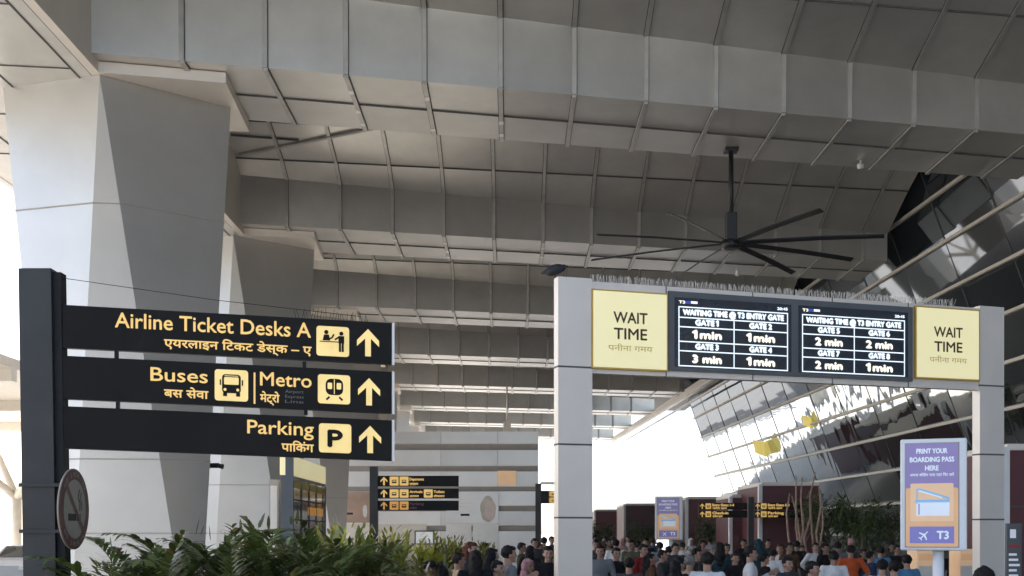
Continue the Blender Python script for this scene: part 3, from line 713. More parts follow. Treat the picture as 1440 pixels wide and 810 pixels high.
# wire and spikes over the top board
m_ = MB(); a = pt(-2.9, 7.66, CZ + (750 - 391) * 7.66 / F); b = SPn.at(SL - .22, SPn.px(520, 445)[1] - 0, -.02)
m_.tube([a, a.lerp(b, .5) - Vector((0, 0, .015)), b], .0022, 5); m_.build('guy_wire', ['postdark'], sg)
m_ = MB(); rs = random.Random(4); u = SL * .70; v1 = SPn.px(88, 428.5)[1]
while u < SL * .93:
    b = SPn.at(u, v1, -.025); m_.bar(b, b + Vector((rs.uniform(-.02, .02), rs.uniform(-.02, .02), rs.uniform(.04, .08))), .0022, .0022); u += .02
m_.build('bird_spikes', ['postdark'], boards[0])
# straps and no-smoking disc (its own thing)
DXX = -2.835; dc = Vector((DXX, 7.6, CZ + (750 - 716) * 7.6 / F)); rad = .262
ns = thing('no_smoking_sign', 'round rusty no smoking sign strapped to the side of the dark sign post', 'sign', (DXX, 7.6, dc.z - rad))
m_ = MB(); m_.tube([dc - Vector((.012, 0, 0)), dc], rad, 48); m_.build('plate', ['rim'], ns)
NP = Plane(dc, (0, 1, 0), (0, 0, 1), (1, 0, 0)); f_ = MB()
NP.disc(f_, 0, 0, rad * .985, None, 0, .002, 48); f_.build('red_ring', ['rust'], ns)
f_ = MB(); NP.disc(f_, 0, 0, rad * .73, None, 0, .004, 48); f_.build('face', ['disc'], ns)
f_ = MB(); NP.line(f_, [(-.15, .15), (.15, -.15)], .035, 0, .008); NP.rect(f_, -.12, -.075, .02, -.03, 1, .006); NP.rect(f_, .03, -.075, .06, -.03, 1, .006); NP.rect(f_, .07, -.075, .1, -.03, 0, .0065)
NP.line(f_, [(.07, -.01), (.085, .04), (.05, .08), (.08, .13)], .012, 1, .006); NP.line(f_, [(.1, -.01), (.115, .03), (.09, .08), (.11, .11)], .01, 1, .0062)
f_.build('symbol', ['rust', 'black'], ns)
f_ = MB()
for txt, base, sgn in (('NO SMOKING', 90, -1), ('NO SMOKING', -90, 1)):
    for i, ch in enumerate(txt):
        if ch == ' ': continue
        an = R(base + sgn * (i - (len(txt) - 1) / 2) * 11); rr_ = rad * .86; rot = an - math.pi / 2 if sgn < 0 else an + math.pi / 2
        e1 = Vector((0, math.cos(rot), math.sin(rot))); e2 = Vector((0, -math.sin(rot), math.cos(rot)))
        lp = Plane(dc + Vector((0, math.cos(an) * rr_, math.sin(an) * rr_)), e1, e2, (1, 0, 0)); lp.text(f_, ch, 0, -.016, None, .032, 0, .005, .0012, 'C')
f_.build('lettering', ['disc'], ns)
for z in (CZ + (750 - 682) * 7.6 / F, CZ + (750 - 747) * 7.6 / F):
    s = MB(); xl = -3.175 - lean * (z - 1.5)
    s.bar((xl, 7.585, z), (-2.885, 7.585, z), .012, .022); s.bar((xl, 7.585, z), (xl, 7.735, z), .012, .022); s.bar((xl, 7.735, z), (-2.885, 7.735, z), .012, .022)
    s.bar((-2.9, 7.575, z), (-2.9, 7.76, z), .02, .03); s.bar((-2.9, 7.62, z), (DXX - .012, 7.62, z), .02, .02)
    s.build('strap', ['post'], ns)

# ------------------------------------------------------------------ smaller wayfinding signs
def mini_icons(pl, mb, row, H, items):
    """items: list of (kind, u, width)"""
    for k, u, w_, mi in items:
        if k == 'a': arrow(pl, mb, u + w_ / 2, row + H / 2, H * .8, mi)
        elif k == 'b':
            pl.rect(mb, u, row + H * .08, u + w_, row + H * .92, mi, .004, w_ * .08)
            pl.rect(mb, u + w_ * .25, row + H * .3, u + w_ * .75, row + H * .62, 2, .007, w_ * .05); pl.rect(mb, u + w_ * .32, row + H * .45, u + w_ * .68, row + H * .55, mi, .009)
        else: pl.text(mb, k, u, row + H * .52, w_, H * .28, mi, .005, .004); 
Y2 = 28.9
def sign2():
    a = P(520, 656, Y2); x0 = a.x; zt = a.z
    r = thing('wayfinding_sign', 'three board black wayfinding sign before the far panel building, arrows at its left', 'sign', (x0 + .1, Y2, 0))
    m = MB(); m.box(x0, x0 + .2, Y2 - .05, Y2 + .12, 0, zt, 0, .01); m.build('post', ['post'], r)
    sx, ex = P(531, 0, Y2).x, P(645, 0, Y2).x
    for i, (ya, yb) in enumerate(((669, 684), (687, 701), (704, 718))):
        z1, z0 = P(0, ya, Y2).z, P(0, yb, Y2).z; m = MB(); m.box(sx, ex, Y2, Y2 + .06, z0, z1); b = m.build('board', ['black'], r)
        pl = Plane((sx, Y2, 0), (1, 0, 0), (0, 0, 1), (0, -1, 0)); t = MB(); H = z1 - z0; px = Y2 / F
        it = [('a', 3 * px, 12 * px, 0 if i < 2 else 1), ('b', 17 * px, 12.5 * px, 0 if i < 2 else 1), ('b', 31 * px, 12.5 * px, 0 if i < 2 else 1)]
        mini_icons(pl, t, z0, H, it)
        if i == 0: pl.text(t, 'Departures', 45 * px, z0 + H * .56, 20 * px, H * .26, 0, .005, .004); pl.text(t, 'प्रस्थान', 45 * px, z0 + H * .14, 12 * px, H * .2, 0, .005, .003)
        if i == 1:
            pl.text(t, 'Arrivals', 45 * px, z0 + H * .56, 18 * px, H * .26, 0, .005, .004); pl.text(t, 'आगमन', 45 * px, z0 + H * .14, 13 * px, H * .2, 0, .005, .003)
            mini_icons(pl, t, z0, H, [('b', 65 * px, 12.5 * px, 0)]); pl.text(t, 'Toilets', 79 * px, z0 + H * .56, 15 * px, H * .26, 0, .005, .004); pl.text(t, 'शौचालय', 79 * px, z0 + H * .14, 15 * px, H * .2, 0, .005, .003)
        if i == 2: pl.text(t, 'Parking', 45 * px, z0 + H * .56, 20 * px, H * .26, 3, .005, .004); pl.text(t, 'पािकंग', 45 * px, z0 + H * .14, 10 * px, H * .2, 3, .005, .003)
        t.build('lettering', ['yellow', 'amber', 'black', 'rust'], b)
sign2()
def sign4():
    Y4 = 44.0; px = Y4 / F
    a = P(1056, 699, Y4)
    r = thing('wayfinding_sign', 'double sided cantilever wayfinding sign on a dark post in front of the maroon boxes', 'sign', (a.x, Y4, 0))
    m = MB(); m.box(a.x - 4 * px, a.x + 4 * px, Y4 - .05, Y4 + .15, 0, a.z, 0, .01); m.build('post', ['post'], r)
    for x0, x1 in ((983, 1051), (1061, 1128)):
        sx, ex = P(x0, 0, Y4).x, P(x1, 0, Y4).x
        for i, (ya, yb) in enumerate(((707, 716.5), (718, 728))):
            z1, z0 = P(0, ya, Y4).z, P(0, yb, Y4).z; m = MB(); m.box(sx, ex, Y4, Y4 + .08, z0, z1); b = m.build('board', ['black'], r)
            pl = Plane((sx, Y4, 0), (1, 0, 0), (0, 0, 1), (0, -1, 0)); t = MB(); H = z1 - z0
            mini_icons(pl, t, z0, H, [('a', 1 * px, 7 * px, 0), ('b', 9 * px, 8 * px, 0)])
            pl.text(t, ['Entry Gates 1-4', 'Check-in'][i] if x0 < 1000 else ['Entry Gates 5-8', 'Parking'][i], 19 * px, z0 + H * .5, (30 if i == 0 else 22) * px, H * .36, 0, .005, .012)
            pl.text(t, 'प्रवेश द्वार', 19 * px, z0 + H * .1, (20 if i == 0 else 14) * px, H * .22, 0, .005, .008)
            t.build('lettering', ['yellow', 'amber', 'black'], b)
sign4()
def sign3():
    Y3 = 48.0; px = Y3 / F; r = thing('hanging_sign', 'small black and amber sign arm left of the near gantry post in the distance', 'sign', (P(757, 0, Y3).x, Y3, 0))
    m = MB(); a = P(757, 680, Y3); m.box(a.x - .12, a.x + .12, Y3 - .05, Y3 + .15, 0, a.z, 0, .01); m.build('post', ['post'], r)
    sx, ex = P(760, 0, Y3).x, P(792, 0, Y3).x; z1, z0 = P(0, 690, Y3).z, P(0, 708, Y3).z
    m = MB(); m.box(sx, ex, Y3, Y3 + .08, z0, z1); b = m.build('board', ['black'], r); pl = Plane((sx, Y3, 0), (1, 0, 0), (0, 0, 1), (0, -1, 0)); t = MB(); H = (z1 - z0) / 2
    for i in range(2): pl.rect(t, 12 * px, z0 + i * H + .03, 31 * px, z0 + (i + 1) * H - .02, 1, .003); mini_icons(pl, t, z0 + i * H, H, [('b', 14 * px, 7 * px, 0), ('a', 24 * px, 6 * px, 0)])
    m2 = t.build('lettering', ['yellow', 'amber', 'black'], b)
    m = MB(); m.box(sx, ex - .1, Y3 - .02, Y3 + .1, z1 + .25, z1 + .36); m.build('arm', ['gantry'], r)
sign3()

# boarding pass display panels
def pass_sign(px0, px1, ytop, ybot, Y, th, label):
    sc = 1.0
    c0 = P(px0, ybot, Y); u = Vector((math.cos(th), -math.sin(th), 0)); n = Vector((-math.sin(th), -math.cos(th), 0))
    # width so that its far end is seen at px1
    k = (px1 - 720) / F; W = (k * c0.y - c0.x) / (u.x - k * u.y); H = (ybot - ytop) * Y / F
    r = thing('display_sign', label, 'sign', (c0 + u * W / 2) * 1, 'boarding pass display signs'); r.location.z = 0
    pl = Plane(c0, u, (0, 0, 1), n); D = .30
    m = MB()
    b = [pl.at(0, 0, 0), pl.at(W, 0, 0), pl.at(W, 0, -D), pl.at(0, 0, -D)]; m.hexa(b, [p + Vector((0, 0, H)) for p in b])
    bm = bmesh.new(); vs = [bm.verts.new(v) for v in m.v]
    for f in m.f: bm.faces.new([vs[i] for i in f])
    bmesh.ops.recalc_face_normals(bm, faces=list(bm.faces)); bmesh.ops.bevel(bm, geom=list(bm.edges), offset=.025, segments=3, profile=.6, affect='EDGES')
    m = MB(); m.bm(bm); case = m.build('case', ['white'], r)
    t = MB(); l, rt = W * .085, W * .87; bt, tp = H * .035, H * .955
    pl.rect(t, l - .012, bt - .012, rt + .012, tp + .012, 6, .002); pl.rect(t, l, bt, rt, tp, 0, .004)
    pl.rect(t, l, bt, rt, H * .56, 2, .006, .02); pl.rect(t, l + W * .07, H * .26, rt - W * .07, H * .60, 1, .008, .015); pl.rect(t, l + W * .07, H * .255, rt - W * .07, H * .262, 2, .0095)
    pl.rect(t, l + W * .06, H * .065, rt - W * .06, H * .215, 3, .008)
    # open paper wallet drawing
    x0, x1 = l + W * .15, rt - W * .13
    pl.rect(t, x0 + W * .01, H * .31, x1, H * .43, 4, .0105); pl.poly(t, [(x0, H * .43), (x1, H * .43), (x1, H * .455), (x0, H * .455)], 5, .0115)
    pl.poly(t, [(x0, H * .545), (x0 + W * .04, H * .56), (x1, H * .475), (x1, H * .455)], 5, .0125); pl.poly(t, [(x0 + W * .03, H * .53), (x0 + W * .06, H * .54), (x1 - W * .1, H * .475), (x1 - W * .12, H * .468)], 4, .0135)
    pl.line(t, [(x0 + W * .02, H * .545), (x0 + W * .02, H * .42)], .012, 5, .013); pl.line(t, [(x0 + W * .05, H * .32), (x0 + W * .05, H * .42)], .012, 7, .0135); pl.disc(t, x0 + W * .02, H * .443, W * .03, None, 5, .0138)
    cx = (l + rt) / 2
    for i, (s_, wd) in enumerate((('PRINT YOUR', .46), ('BOARDING PASS', .66), ('HERE', .20))): pl.text(t, s_, cx, H * (.868 - .076 * i), W * wd, H * .045, 4, .009, .003, 'C')
    pl.text(t, 'अपना बोिडंग पास यहां िपंट करें', cx, H * .665, W * .66, H * .024, 4, .009, .001, 'C')
    pl.text(t, 'T3', l + W * .47, H * .105, W * .17, H * .072, 4, .0105, .005)
    # aeroplane mark
    ax, ay = l + W * .28, H * .14; a_ = W * .085; q = R(45)
    def ro(x, y): return (ax + (x * math.cos(q) - y * math.sin(q)) * a_, ay + (x * math.sin(q) + y * math.cos(q)) * a_)
    for k_, poly in enumerate(([(-1, -.1), (.75, -.1), (1, 0), (.75, .1), (-1, .1)], [(.2, 0), (-.25, .95), (-.5, .95), (-.2, 0)], [(.2, 0), (-.2, 0), (-.5, -.95), (-.25, -.95)], [(-.75, 0), (-1.0, .4), (-1.15, .4), (-1.05, 0)], [(-.75, 0), (-1.05, 0), (-1.15, -.4), (-1.0, -.4)])):
        pl.poly(t, [ro(x, y) for x, y in poly], 4, .0105 + .0006 * k_)
    t.build('poster', ['purple', 'peach', 'orange', 'indigo', 'pwhite', 'pblue', 'wallband', 'indigo'], case)
    m = MB(); q = pl.at(W * .57, 0, -D / 2); m.tube([Vector((q.x, q.y, 0)), Vector((q.x, q.y, q.z + .01))], .062, 16); m.build('pole', ['white'], r)
    m = MB(); m.tube([Vector((q.x, q.y, 0)), Vector((q.x, q.y, .03))], .25, 20); m.build('base_plate', ['gantry'], r)
pass_sign(1266, 1360, 618, 774, 13.4, R(21), 'large purple and orange boarding pass sign marked T3 before the right gantry post')
pass_sign(921, 960, 698, 759, 33.0, R(9), 'smaller distant purple and orange boarding pass sign left of the wayfinding boards')

# lit kiosk in front of column two
kk = thing('lit_kiosk', 'narrow kiosk with glowing cream header and dark glass behind the plants', 'kiosk', (-4.0, 21.8, 0))
kz = CZ + (750 - 640) * 20 / F
m_ = MB(); m_.box(-3.95, -3.77, 20, 23.7, 0, kz - .34, 0, .02); m_.build('cabinet', ['frame'], kk)
m_ = MB(); m_.box(-3.96, -3.765, 20.0, 23.72, kz - .337, kz, 0, .01); m_.build('header', ['lightbox'], kk)
m_ = MB(); m_.box(-3.85, -3.72, 19.93, 19.995, 0, kz + .02); m_.build('front_jamb', ['frame'], kk)
m_ = MB(); m_.box(-3.765, -3.755, 20.1, 23.6, .6, kz - .4); m_.build('glass', ['steelblue'], kk)
m_ = MB()
for y in (20.1, 20.9, 21.7, 22.5, 23.3, 23.58): m_.box(-3.752, -3.74, y - .015, y + .015, .6, kz - .4)
for z in (kz - .75, kz - 1.1, kz - 1.5): m_.box(-3.751, -3.742, 20.1, 23.6, z - .012, z + .012)
m_.build('glazing_bar', ['seam'], kk)
m_ = MB(); KP = Plane((-3.752, 20.1, 0), (0, 1, 0), (0, 0, 1), (1, 0, 0))
KP.rect(m_, 1.5, kz - 1.0, 3.2, kz - .85, 0, .003); KP.rect(m_, .1, kz - .55, 3.3, kz - .43, 1, .003); KP.rect(m_, .3, kz - 1.75, 1.0, kz - 1.6, 2, .003); m_.build('product_strip', ['amber', 'ochre', 'pwhite'], kk)
m_ = MB(); q = P(378, 674, 22); q2 = P(392, 674, 22); m_.box(q.x, q2.x, 22, 22.3, 0, q.z, 0, .02)
ub = thing('utility_pillar', 'plain grey upright pillar between the second column and the lit kiosk', 'pillar', ((q.x + q2.x) / 2, 22.15, 0)); m_.build('casing', ['wallband'], ub)
m_ = MB(); m_.box(q.x + .03, q2.x - .03, 21.992, 22.0, .5, q.z - .12); m_.build('door_panel', ['gantry'], ub)
# orange kiosks behind the big pass sign
for x0, x1, Y, lb in ((1289, 1318, 20.5, 'cream and orange ticket machine left of the pole of the big boarding pass sign'), (1349, 1371, 20.9, 'cream and orange ticket machine right of the pole of the big boarding pass sign')):
    a, b = P(x0, 772, Y), P(x1, 772, Y); r = thing('ticket_machine', lb, 'ticket machine', ((a.x + b.x) / 2, Y, 0), 'ticket machines')
    m_ = MB(); m_.box(a.x, b.x, Y, Y + .5, 0, a.z, 0, .02); m_.build('cabinet', ['peach'], r)
    m_ = MB(); W = b.x - a.x; m_.box(a.x + W * .08, b.x - W * .08, Y - .02, Y - .002, a.z - .62, a.z - .30); m_.build('panel', ['cream'], r)
    m_ = MB(); m_.box(a.x + W * .1, b.x - W * .1, Y - .015, Y - .002, a.z - .2, a.z - .08); m_.build('header', ['orange'], r)

# yellow folded panels and mural on the glass
for i, (px, py, Y, lb) in enumerate(((1075, 629, 70.5, 'larger yellow folded panel on the glass facade bars, the lower one'), (1141, 592, 61, 'smaller yellow folded panel higher on the glass facade bars'))):
    c = P(px, py, Y); c.x -= .1; m_ = MB(); s_ = .62 if i == 0 else .42
    a = [c + Vector((-.9, .3, .75)) * s_, c + Vector((0, -.5, .45)) * s_, c + Vector((.15, -.5, -.95)) * s_, c + Vector((-.7, .2, -.5)) * s_]
    b = [c + Vector((0, -.5, .45)) * s_, c + Vector((1.0, .1, .95)) * s_, c + Vector((1.25, .1, -.35)) * s_, c + Vector((.15, -.5, -.95)) * s_]
    for q in (a, b): m_.hexa(q, [p + Vector((.02, .06, .0)) for p in q], 0)
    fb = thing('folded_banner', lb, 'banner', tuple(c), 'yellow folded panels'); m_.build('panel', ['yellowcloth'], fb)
    m_ = MB(); m_.bar(c + Vector((0, -.2, .4)) * s_, Vector((gx(c.y, c.z + .6) - .05, c.y, c.z + .7)), .03, .03); m_.build('hanger', ['cream'], fb)

# driftwood poles
r = thing('pole_sculpture', 'cluster of crooked bare wooden poles in front of a maroon box', 'sculpture', (P(1133, 800, 38).x, 38, 0)); rs = random.Random(9)
for i, (px, top, bx) in enumerate(((1109, 694, 1110), (1119, 668, 1124), (1130, 672, 1125), (1143, 664, 1141), (1155, 684, 1146), (1117, 697, 1133), (1137, 700, 1131), (1158, 718, 1150), (1128, 720, 1142))):
    a = P(bx, 800, 38 + rs.uniform(-.4, .4)); a.z = 0; b = P(px, top, a.y); m_ = MB()
    pts = [a.lerp(b, t) + Vector((rs.uniform(-.09, .09), rs.uniform(-.07, .07), 0)) for t in (0, .3, .55, .8, 1)]
    m_.tube(pts, [.045, .042, .037, .03, .02], 8); m_.build('pole', ['wood'], r)

# ------------------------------------------------------------------ plants
def leaflet(mb, p, d, up, L, wd, droop, tint, mi=0):
    d = d.normalized(); s = d.cross(up)
    if s.length < 1e-3: s = Vector((1, 0, 0))
    s.normalize(); g_ = Vector((0, 0, -1)); prev = None
    for i in range(4):
        t = i / 3; c = p + d * L * t + g_ * droop * L * t * t; w_ = wd * (.45, 1, .8, .05)[i]
        cur = (c - s * w_ / 2, c + s * w_ / 2)
        if prev: mb.face([prev[0], prev[1], cur[1], cur[0]], mi, tint, True)
        prev = cur
def frond(mb, base, az, el, L, rnd, yellow=0):
    n = 11; pts = []; d = Vector((math.cos(az) * math.cos(el), math.sin(az) * math.cos(el), math.sin(el))); p = Vector(base); st = L / n
    for i in range(n + 1):
        pts.append(p.copy()); p = p + d * st; d = (d + Vector((0, 0, -.15 - .10 * i / n)) * (L * .9)).normalized() if i > 1 else d
    mb.tube(pts, [.008 * (1 - .75 * i / n) for i in range(n + 1)], 4, 1)
    for i in range(2, n + 1):
        for k in range(2):
            for sd in (-1, 1):
                t = (i + k * .5) / n
                if t > 1.02: continue
                q = pts[i] if k == 0 else pts[i].lerp(pts[min(i + 1, n)], .5); dd = (pts[min(i + 1, n)] - pts[i - 1]).normalized()
                sv = dd.cross(Vector((0, 0, 1))); sv = sv.normalized() if sv.length > 1e-3 else Vector((1, 0, 0))
                ld = (dd * (.75 + .3 * t) + sv * sd * (1.0 - .35 * t) + Vector((0, 0, .18 - .2 * rnd.random()))).normalized()
                L2 = (.31 * math.sin(math.pi * min(.97, .22 + .72 * t)) + .06) * (.8 + .4 * rnd.random()) * L / .95
                v = rnd.uniform(.4, 1.55); tint = (v * 2.0, v * .95, v * .8) if rnd.random() < .05 else (v * (1.0 + yellow * rnd.random() * 1.3), v * (1 + yellow * .35 * rnd.random()), v * .85)
                leaflet(mb, q, ld, Vector((0, 0, 1)), L2, .036 + .016 * rnd.random(), .22 + .35 * rnd.random(), tint)
def palm(seed, h=1.75, nf=15, yellow=0.0):
    rnd = random.Random(seed); r = thing('areca_palm', '', 'palm', (0, 0, 0))
    for i in range(5):
        a = rnd.uniform(0, 6.28); m = MB(); b = Vector((math.cos(a) * .08, math.sin(a) * .08, .4)); t_ = b + Vector((math.cos(a) * .12, math.sin(a) * .12, h * .45))
        m.tube([b, b.lerp(t_, .5), t_], [.022, .018, .012], 6); m.build('stem', ['leafy'], r)
    for i in range(nf):
        m = MB(); az = i * 2.4 + rnd.uniform(-.3, .3); el = R(rnd.uniform(25, 82)); z = rnd.uniform(.55, .62) * h if el > R(50) else rnd.uniform(.42, .6) * h
        frond(m, (math.cos(az) * .1, math.sin(az) * .1, z), az, el, rnd.uniform(.75, 1.1) * h / 1.75, rnd, yellow); m.build('frond', ['leaf', 'leafy'], r)
    return r
def shrub(seed, n, rx, rz, zc, yellow, L=.11):
    rnd = random.Random(seed); r = thing('leafy_shrub', '', 'shrub', (0, 0, 0)); m = MB()
    clumps = [(Vector((rnd.gauss(0, rx * .5), rnd.gauss(0, rx * .5), zc + rnd.uniform(-.9, .8) * rz)), rnd.uniform(.5, 1.35)) for _ in range(34)]
    for i in range(n):
        c, cv = rnd.choice(clumps); d = Vector((rnd.gauss(0, 1), rnd.gauss(0, 1), rnd.gauss(.35, 1))).normalized(); p = c + d * abs(rnd.gauss(0, .16)) * (rz / .5)
        hgt = (p.z - zc) / rz
        v = cv * rnd.uniform(.6, 1.4); yl = yellow * max(0, min(1, .5 + .6 * rnd.random()))
        leaflet(m, p, (d + Vector((0, 0, .3))).normalized(), Vector((0, 0, 1)) if abs(d.z) < .9 else Vector((1, 0, 0)), L * rnd.uniform(.7, 1.6), L * .32, .2, (v * (1 + 1.6 * yl), v * (1 + .8 * yl), v * .8))
    m.build('foliage', ['leaf'], r)
    s = MB()
    for i in range(6):
        a = rnd.uniform(0, 6.28); s.tube([(0, 0, .4), (math.cos(a) * rx * .3, math.sin(a) * rx * .3, zc), (math.cos(a) * rx * .6, math.sin(a) * rx * .6, zc + rz * .6)], [.03, .02, .008], 5)
    s.build('stem', ['bark'], r); return r
# stone planter that carries them
m_ = MB(); pa, pb = Vector((-3.9, 7.0, 0)), Vector((-1.2, 18.5, 0)); dv = (pb - pa).normalized(); sv = Vector((dv.y, -dv.x, 0)) * 1.05
pa2, pb2 = pa, pb
m_.hexa([pa - sv, pa + sv, pb + sv, pb - sv], [p + Vector((0, 0, .5)) for p in (pa - sv, pa + sv, pb + sv, pb - sv)])
plr = thing('planter', 'long low stone planter beneath the palms at lower left', 'planter', (-2.6, 12, 0)); m_.build('wall', ['stone'], plr)
m_ = MB(); s2 = sv * .93; m_.hexa([p + Vector((0, 0, .501)) for p in (pa - s2 + dv * .1, pa + s2 + dv * .1, pb + s2 - dv * .1, pb - s2 - dv * .1)], [p + Vector((0, 0, .52)) for p in (pa - s2 + dv * .1, pa + s2 + dv * .1, pb + s2 - dv * .1, pb - s2 - dv * .1)]); m_.build('soil', ['soil'], plr)
protos = [palm(21, 1.75, 16, 0), palm(22, 1.75, 15, .15), palm(23, 1.75, 16, .7)]
pspots = [  # pixel x, depth, top pixel, proto
    (205, 8.6, 752, 0, 'leftmost palm with a low drooping frond beside the round no smoking sign'),
    (280, 9.4, 748, 0, 'dark palm in front of the foot of the biggest column'),
    (350, 9.0, 742, 0, 'dark palm with upright fronds below the Parking board'),
    (400, 10.2, 731, 1, 'tallest palm of the planter in front of the lit kiosk'),
    (455, 11.0, 738, 1, 'palm with browned frond tips just right of the tallest one'),
    (505, 11.6, 747, 2, 'yellowish palm left of the second wayfinding post'),
    (175, 7.9, 778, 0, 'low palm at the very front left of the planter'),
    (330, 8.0, 768, 1, 'low dark palm at the front middle of the planter'),
    (420, 9.0, 762, 0, 'low dark palm at the front below the tallest palm'),
    (490, 10.0, 762, 1, 'low palm at the front right of the planter')]
PT = [sorted(v.co.z + c.location.z for c in p.children for v in c.data.vertices)[-40] for p in protos]
used = set()
for i, (px, Y, top, pi, lb) in enumerate(pspots):
    o = protos[pi] if pi not in used else copy_tree(protos[pi]); used.add(pi)
    h = CZ + (750 - top) * Y / F; s_ = (h - (.15 if h > 1.7 else .1)) / PT[pi] / .97
    o.location = ((px - 720) * Y / F, Y, .15 if h > 1.7 else .1); o.scale = (s_ * 1.05, s_ * 1.05, s_ * .97); o.rotation_euler.z = i * 1.3 + .4; o['label'] = lb; o['group'] = 'palms in the stone planter'
shs = [shrub(31, 2600, .62, .55, 1.2, .1), shrub(32, 4200, .6, .5, 1.25, 1.5)]
sused = set()
for i, (px, Y, top, si, lb, sc) in enumerate((
        (250, 9.6, 768, 0, 'dark leafy shrub under the leftmost palms', 1), (340, 10.2, 757, 0, 'dark leafy shrub under the middle palms', 1), (420, 11.4, 752, 0, 'dark leafy shrub under the tallest palm', 1.1),
        (500, 12.6, 752, 0, 'dark leafy shrub behind the second wayfinding post', 1.1), (520, 13.2, 748, 1, 'yellow green bushy shrub at the right end of the planter', 1.1), (556, 16.5, 752, 1, 'yellow green shrub just beyond the end of the planter row', 1.05),
        (525, 12.4, 775, 0, 'dark shrub in front of the yellow green ones', 1), (610, 22.5, 760, 1, 'low yellow green shrub left of the waiting crowd', .95), (640, 23.5, 760, 1, 'low yellow green shrub nearest the waiting crowd', .95))):
    o = shs[si] if si not in sused else copy_tree(shs[si]); sused.add(si)
    h = CZ + (750 - top) * Y / F; o.location = ((px - 720) * Y / F, Y, h - 1.9 * sc if h - 1.9 * sc > -.3 else -.3); o.scale = (sc, sc, sc); o.rotation_euler.z = i * 1.1; o['label'] = lb; o['group'] = 'leafy shrubs by the planter'

def tree(seed, h, spread, n):
    rnd = random.Random(seed); r = thing('tree', '', 'tree', (0, 0, 0)); m = MB(); m.tube([(0, 0, 0), (.04, .02, h * .25), (-.03, .05, h * .5), (0, 0, h * .75)], [.09, .07, .055, .02], 8)
    tips = []
    for i in range(11):
        a = i * 2.4; z = h * rnd.uniform(.35, .72); q = Vector((math.cos(a) * spread * rnd.uniform(.5, .95), math.sin(a) * spread * rnd.uniform(.5, .95), z + h * rnd.uniform(.08, .26)))
        m.tube([(0, 0, z), Vector((0, 0, z)).lerp(q, .5) + Vector((0, 0, .05)), q], [.035, .025, .008], 5); tips.append(q); tips.append(Vector((0, 0, z)).lerp(q, .6))
    m.build('trunk', ['bark'], r); m = MB()
    tv = [rnd.uniform(.5, 1.5) for _ in tips]
    for i in range(n):
        k = rnd.randrange(len(tips)); d = Vector((rnd.gauss(0, 1), rnd.gauss(0, 1), rnd.gauss(0, .8))); p = tips[k] + d * spread * .17; v = tv[k] * rnd.uniform(.6, 1.4)
        leaflet(m, p, d.normalized(), Vector((0, 0, 1)) if abs(d.normalized().z) < .9 else Vector((1, 0, 0)), h * .05 * rnd.uniform(.7, 1.4), h * .022, .2, (v, v, v * .9))
    m.build('crown', ['treeleaf'], r); return r
tp_ = tree(41, 3.2, 1.1, 1900); tu = False
for i, (x, Y, s_, lb) in enumerate(((P(1165, 0, 41).x, 41, 1.05, 'dark small tree right of the wooden pole cluster'), (P(1215, 0, 40).x, 40, .98, 'dark small tree before the glass, behind the person in orange'), (P(1250, 0, 42).x, 42, .92, 'dark small tree before the glass just left of the big boarding pass sign'),
        (P(1003, 0, 55).x, 55, .85, 'small green tree under the left arm of the double wayfinding sign'), (P(905, 0, 62).x, 62, .8, 'small green tree left of the distant boarding pass sign'), (P(848, 0, 66).x, 66, .8, 'small green tree beside the left gantry post'),
        (-27, 24, 2.4, 'big roadside tree mirrored in the glass, nearest of its row'), (-33, 36, 2.7, 'big roadside tree mirrored in the glass, middle of its row'), (-28, 52, 2.3, 'big roadside tree mirrored in the glass, farthest of its row'))):
    o = tp_ if not tu else copy_tree(tp_); tu = True; o.location = (x, Y, 0); o.scale = (s_, s_, s_); o.rotation_euler.z = i * 1.7; o['label'] = lb; o['group'] = 'trees by the facade' if x > 0 else 'roadside trees'

# ------------------------------------------------------------------ people
def remesh(mb, voxel, smooth=2):
    me = bpy.data.meshes.new('tmp'); me.from_pydata([tuple(v) for v in mb.v], [], mb.f); ob = bpy.data.objects.new('tmp', me); C.objects.link(ob)
    m = ob.modifiers.new('r', 'REMESH'); m.mode = 'VOXEL'; m.voxel_size = voxel
    if smooth: s = ob.modifiers.new('s', 'SMOOTH'); s.factor = .5; s.iterations = smooth
    dg = bpy.context.evaluated_depsgraph_get(); r = bpy.data.meshes.new_from_object(ob.evaluated_get(dg)); bpy.data.objects.remove(ob); bpy.data.meshes.remove(me)
    for p in r.polygons: p.use_smooth = True
    return r
def ell(mb, c, r, seg=14):
    bm = bmesh.new(); bmesh.ops.create_uvsphere(bm, u_segments=seg, v_segments=seg // 2 + 2, radius=1)
    for v in bm.verts: v.co = Vector((c[0] + v.co.x * r[0], c[1] + v.co.y * r[1], c[2] + v.co.z * r[2]))
    mb.bm(bm)
def cap(mb, p, q, r1, r2, n=10):
    p = Vector(p); q = Vector(q); d = (q - p).normalized(); mb.tube([p - d * r1 * .85, p - d * r1 * .5, p, q, q + d * r2 * .5, q + d * r2 * .85], [r1 * .5, r1 * .87, r1, r2, r2 * .87, r2 * .5], n)
